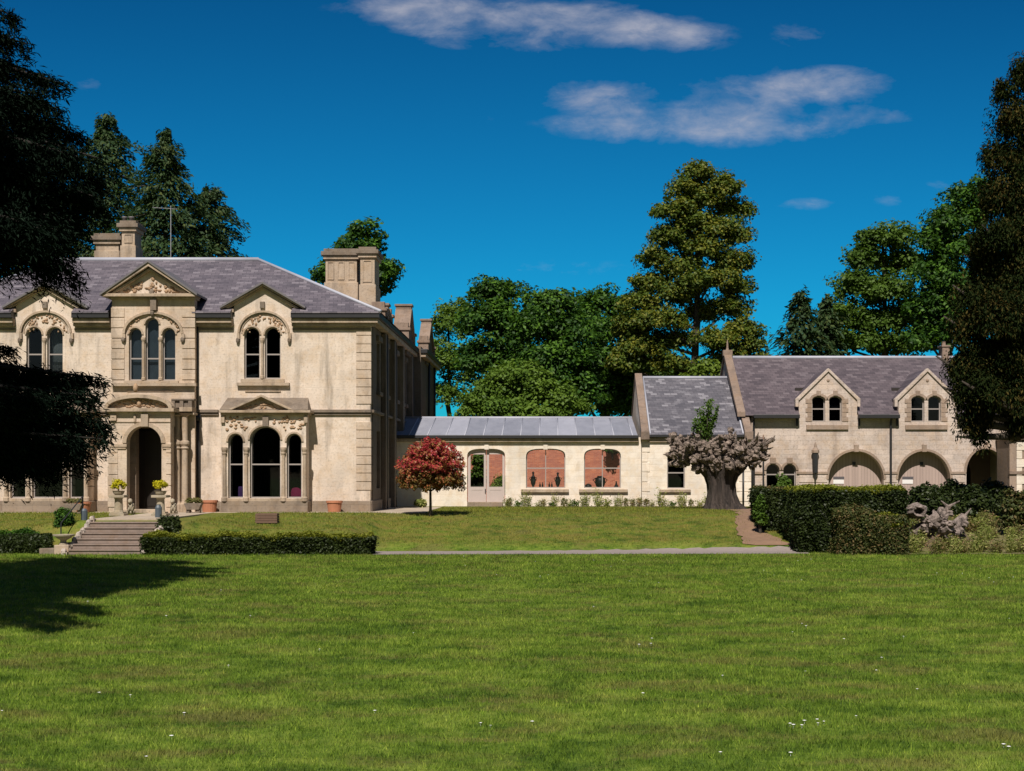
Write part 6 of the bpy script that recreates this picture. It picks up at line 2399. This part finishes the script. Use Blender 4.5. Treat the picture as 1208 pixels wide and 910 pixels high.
# ------------------------------------------------------------------ log and root pile at the right
rr = random.Random(17)
for i, (px, py, L, r_, ang, til, lb) in enumerate((
        (1082, 603, 0.9, 0.30, 0.3, 0.1, 'upturned hollow log with a dark open end on top of the pile'),
        (1094, 618, 1.1, 0.26, 0.9, 0.5, 'pinkish split log leaning at the middle of the pile'),
        (1110, 610, 1.1, 0.20, -0.7, 0.7, 'pale forked log sticking up at the right of the pile'),
        (1110, 626, 1.0, 0.26, 1.3, 0.15, 'stout pinkish log lying at the foot of the pile'),
        (1126, 620, 1.0, 0.19, -0.4, 0.6, 'thin grey log sloping down the right end of the pile'))):
    Yl = 53.0
    x, z = PX(px, Yl), PZ(py, Yl)
    mb = MB()
    d = Vector((math.cos(ang) * math.cos(til), -0.5 * math.sin(ang), math.sin(til))).normalized()
    c = Vector((x, Yl, z))
    path = [c - d * L / 2 * (1 - k / 4) + d * L / 2 * (k / 4) for k in range(5)]
    path = [p + Vector((rr.uniform(-.05, .05), rr.uniform(-.05, .05), rr.uniform(-.05, .05))) for p in path]
    if i == 0:
        # a hollow butt: thick irregular wall, dark inside
        n = 18
        b0 = len(mb.v)
        for (yo, ri, jt) in ((0.25, 0.10, .1), (-0.30, 0.15, .2), (-0.36, 0.22, .25), (-0.1, 0.29, .2), (0.35, 0.34, .2)):
            for k in range(n):
                a = 2 * math.pi * k / n
                w_ = ri * (1 + rr.uniform(-jt, jt))
                mb.v.append((x + w_ * 1.25 * math.cos(a), Yl + yo + rr.uniform(-.03, .03), z + w_ * 0.85 * math.sin(a)))
        for q_ in range(4):
            for k in range(n):
                k2 = (k + 1) % n
                mb.f.append((b0 + q_ * n + k, b0 + q_ * n + k2, b0 + (q_ + 1) * n + k2, b0 + (q_ + 1) * n + k))
        mb.f.append(tuple(b0 + k for k in range(n)))
        mb.f.append(tuple(b0 + 4 * n + k for k in range(n)))
    else:
        mb.tube(path, [r_ * rr.uniform(.6, 1.05) for _ in path], 11)
        for k in range(14):
            p = path[rr.randrange(5)]
            mb.blob(tuple(p + Vector((rr.uniform(-.22, .22), rr.uniform(-.2, .05), rr.uniform(-.18, .18)))), (rr.uniform(.07, .2), rr.uniform(.07, .16), rr.uniform(.06, .16)), 7, 6, 0.3)
        for k in range(5):
            p = path[rr.randrange(5)]
            mb.tube([p, p + Vector((rr.uniform(-.4, .4), rr.uniform(-.25, 0), rr.uniform(.05, .35)))], [r_ * .35, 0.02], 6)
    tag(mb.build('log', LOGPK, smooth=False), lb, 'log', 'logs in the pile')

mb = MB()
# earth heap under the logs
b0 = len(mb.v)
nn_, mm_ = 16, 6
for j in range(mm_ + 1):
    f = j / mm_
    for k in range(nn_):
        a = 2 * math.pi * k / nn_
        r_ = (1 - f) * 1.0
        mb.v.append((PX(1104, 53.4) + 2.0 * r_ * math.cos(a) * (1 + rr.uniform(-.06, .06)), 53.6 + 0.9 * r_ * math.sin(a), -1.25 + 1.15 * math.sin(f * math.pi / 2) + rr.uniform(-.05, .05)))
for j in range(mm_):
    for k in range(nn_):
        k2 = (k + 1) % nn_
        mb.f.append((b0 + j * nn_ + k, b0 + j * nn_ + k2, b0 + (j + 1) * nn_ + k2, b0 + (j + 1) * nn_ + k))
mb.build('earth_heap', SOIL, kind='structure', smooth=True)

# weeds and border plants: a few clumps, copied
def herb(name, label, x, y, z, w_, h_, mat, seed, group, cat='plant', n=260, leaf=0.09, stalk=True):
    rng = np.random.default_rng(seed)
    t_ = thing(name, label, cat, (x, y, z), group)
    mb = MB()
    Pn = []
    for k in range(9):
        a = rng.uniform(0, 6.28)
        r = w_ * rng.uniform(0.1, 0.9)
        hh = h_ * rng.uniform(0.55, 1.05)
        tip = np.array([x + r * math.cos(a), y + r * math.sin(a), z + hh])
        mb.tube([(x + r * .4 * math.cos(a), y + r * .4 * math.sin(a), z - 0.03), tuple(tip)], [0.008, 0.004], 4)
        f = rng.uniform(0.1, 1, n // 9)
        Pn.append(np.array([x, y, z]) + (tip - np.array([x, y, z])) * f[:, None] + rng.normal(0, 0.05 + w_ * 0.12, (n // 9, 3)) * np.array([1, 1, 0.6]))
    mb.build('stem', L_BED, t_)
    P = np.concatenate(Pn)
    P[:, 2] = np.maximum(P[:, 2], z + 0.015)
    quad_mesh('foliage', leaves(P, np.tile(np.array([0, -.3, .7]), (len(P), 1)), leaf, 0.4, 0.7, rng), mat, t_)
    return t_


protos = []
rr = random.Random(23)
GRP = 'small plants in the border below the link wall'
labels_bed = ['low light-green border plant on the soil strip under the link windows']
cnt = 0
for k in range(34):
    px = 596 + k * 7.6 + rr.uniform(-3, 3)
    if 838 < px < 872:
        continue
    Yb = rr.uniform(70.4, 71.6)
    x = PX(px, Yb)
    z = g1(x, Yb)
    if cnt < 4:
        o = herb('border_plant', labels_bed[0], x, Yb, z, rr.uniform(.2, .32), (0.42, 0.62, 0.36, 0.8)[cnt], (L_BED, L_WEED, L_MID, L_BED)[cnt], 200 + k, GRP)
        protos.append(o)
    else:
        o = copy_tree(protos[rr.randrange(4)])
        o.location = (x, Yb, z)
        o.rotation_euler = (0, 0, rr.uniform(0, 6.28))
        s = rr.uniform(0.7, 1.15)
        o.scale = (s * 1.2, s, s)
    cnt += 1
GRP2 = 'weeds along the lawn edge at the right'
lab2 = 'straggly weed clump with dry stems on the rough ground at the right lawn edge'
protos = []
for k in range(72):
    px = rr.uniform(1066, 1228)
    Yb = rr.uniform(50.5, 57.0)
    x = PX(px, Yb)
    z = g1(x, Yb)
    if k < 3:
        o = herb('weed_clump', lab2, x, Yb, z, rr.uniform(.3, .45), (0.6, 0.8, 0.45)[k], (L_WEED, L_BED, L_WEED)[k], 300 + k, GRP2, n=420)
        protos.append(o)
    else:
        o = copy_tree(protos[k % 3])
        o.location = (x, Yb, z)
        o.rotation_euler = (0, 0, rr.uniform(0, 6.28))
        s = rr.uniform(0.6, 1.15)
        o.scale = (s * 1.3, s, s)

# ------------------------------------------------------------------ grass
rng = np.random.default_rng(77)


def blade_mesh(name, x, y, h, wd, mat):
    n = len(x)
    z = ground(x, y)
    a = rng.uniform(0, 2 * math.pi, n)
    dx, dy = np.cos(a) * wd / 2, np.sin(a) * wd / 2
    lx, ly = rng.normal(0, 0.45, n) * h, rng.normal(0, 0.45, n) * h
    V = np.empty((n, 3, 3), np.float32)
    V[:, 0] = np.stack([x - dx, y - dy, z - 0.005], 1)
    V[:, 1] = np.stack([x + dx, y + dy, z - 0.005], 1)
    V[:, 2] = np.stack([x + lx, y + ly, z + h], 1)
    me = bpy.data.meshes.new(name)
    me.vertices.add(3 * n)
    me.vertices.foreach_set('co', V.ravel())
    me.loops.add(3 * n)
    me.loops.foreach_set('vertex_index', np.arange(3 * n, dtype=np.int32))
    me.polygons.add(n)
    me.polygons.foreach_set('loop_start', np.arange(0, 3 * n, 3, dtype=np.int32))
    me.update(calc_edges=True)
    return link_mesh(name, me, mat, None, 'stuff')


N_ = 860000
# more blades per square metre near the viewer's end of the lawn, thinning with distance
yy = 12.5 * (50.2 / 12.5) ** (rng.uniform(0, 1, N_) ** 0.85)
xx = rng.uniform(-0.52, 0.52, N_) * (yy + 6)
kc = rng.integers(0, 40000, N_)
cy_ = 12.5 * (50.2 / 12.5) ** (rng.uniform(0, 1, 40000) ** 0.8)
cx_ = rng.uniform(-0.52, 0.52, 40000) * (cy_ + 6)
tuft = rng.uniform(0, 1, N_) < 0.42
sg_ = 0.05 + 0.0022 * cy_[kc]
xx = np.where(tuft, cx_[kc] + rng.normal(0, 1, N_) * sg_, xx)
yy = np.where(tuft, np.minimum(cy_[kc] + rng.normal(0, 1, N_) * sg_, 50.2), yy)
hh = rng.uniform(0.022, 0.055, N_) * (0.8 + 0.012 * yy) * np.where(tuft, 1.45, 0.9)
ww = 0.0035 + 0.00042 * yy * rng.uniform(0.7, 1.4, N_)
blade_mesh('lawn_grass', xx, yy, hh, ww, BLADE)
N2 = 150000
xx = rng.uniform(-26, 16, N2)
yy = rng.uniform(50.2, 70.4, N2)
ok = ~((xx > -17.3) & (xx < -13.2)) | (yy < 0)
ok &= ~((xx > -7.3) & (xx < 9.4) & (yy > 50.2 + (xx + 7.2) * 0.04) & (yy < 52.45 + (xx + 7.2) * 0.04))
ok &= ~((xx < -5.3) & (yy > 60.5))
yv = [q_[1] for q_ in DPL][::-1]
ok &= ~((xx > np.interp(yy, yv, [q_[0] for q_ in DPL][::-1]) + rng.uniform(-.1, .45, len(xx))) & (xx < np.interp(yy, yv, [q_[0] for q_ in DPR][::-1]) - rng.uniform(-.1, .45, len(xx))) & (yy > 53) & (yy < 66.6))
xx, yy = xx[ok], yy[ok]
blade_mesh('bank_grass', xx, yy, rng.uniform(0.03, 0.09, len(xx)), rng.uniform(0.015, 0.03, len(xx)), BLADE)

# daisies
dm = MB()
dm.tube([(0, 0, 0), (0, 0, 0.05)], 0.003, 4)
dm.lathe(0, 0, [(0.008, 0.048), (0.030, 0.054), (0.008, 0.060)], 8)
DAISY = mat_plain('daisy_white', (0.82, 0.82, 0.80), 0.7, 0.0, 0.05)
spots = [(932, 862), (936, 864), (946, 864), (949, 859), (964, 857), (972, 859), (965, 861), (1184, 889), (1190, 892), (754, 760), (768, 758), (769, 751), (946, 735), (951, 738), (950, 792), (1082, 815), (1010, 852), (154, 821), (2, 842), (1066, 751)]
rr = random.Random(31)
for k in range(34):
    spots.append((rr.uniform(480, 1200), rr.uniform(657, 690)))
for k in range(26):
    spots.append((rr.uniform(60, 1200), rr.uniform(690, 900)))
for k, (a, b) in enumerate(spots):
    Yd = (EYE + 1.2) * FP / (b - HZ)
    x = PX(a, Yd)
    if k == 0:
        d0 = dm.build('daisy', DAISY)
        o = d0
    else:
        o = d0.copy()
        COL.objects.link(o)
    tag(o, 'tiny white daisy growing in the mown lawn', 'daisy', 'daisies in the lawn')
    o.location = (x, Yd, g1(x, Yd))
    s = rr.uniform(0.5, 0.85)
    o.scale = (s, s, s)
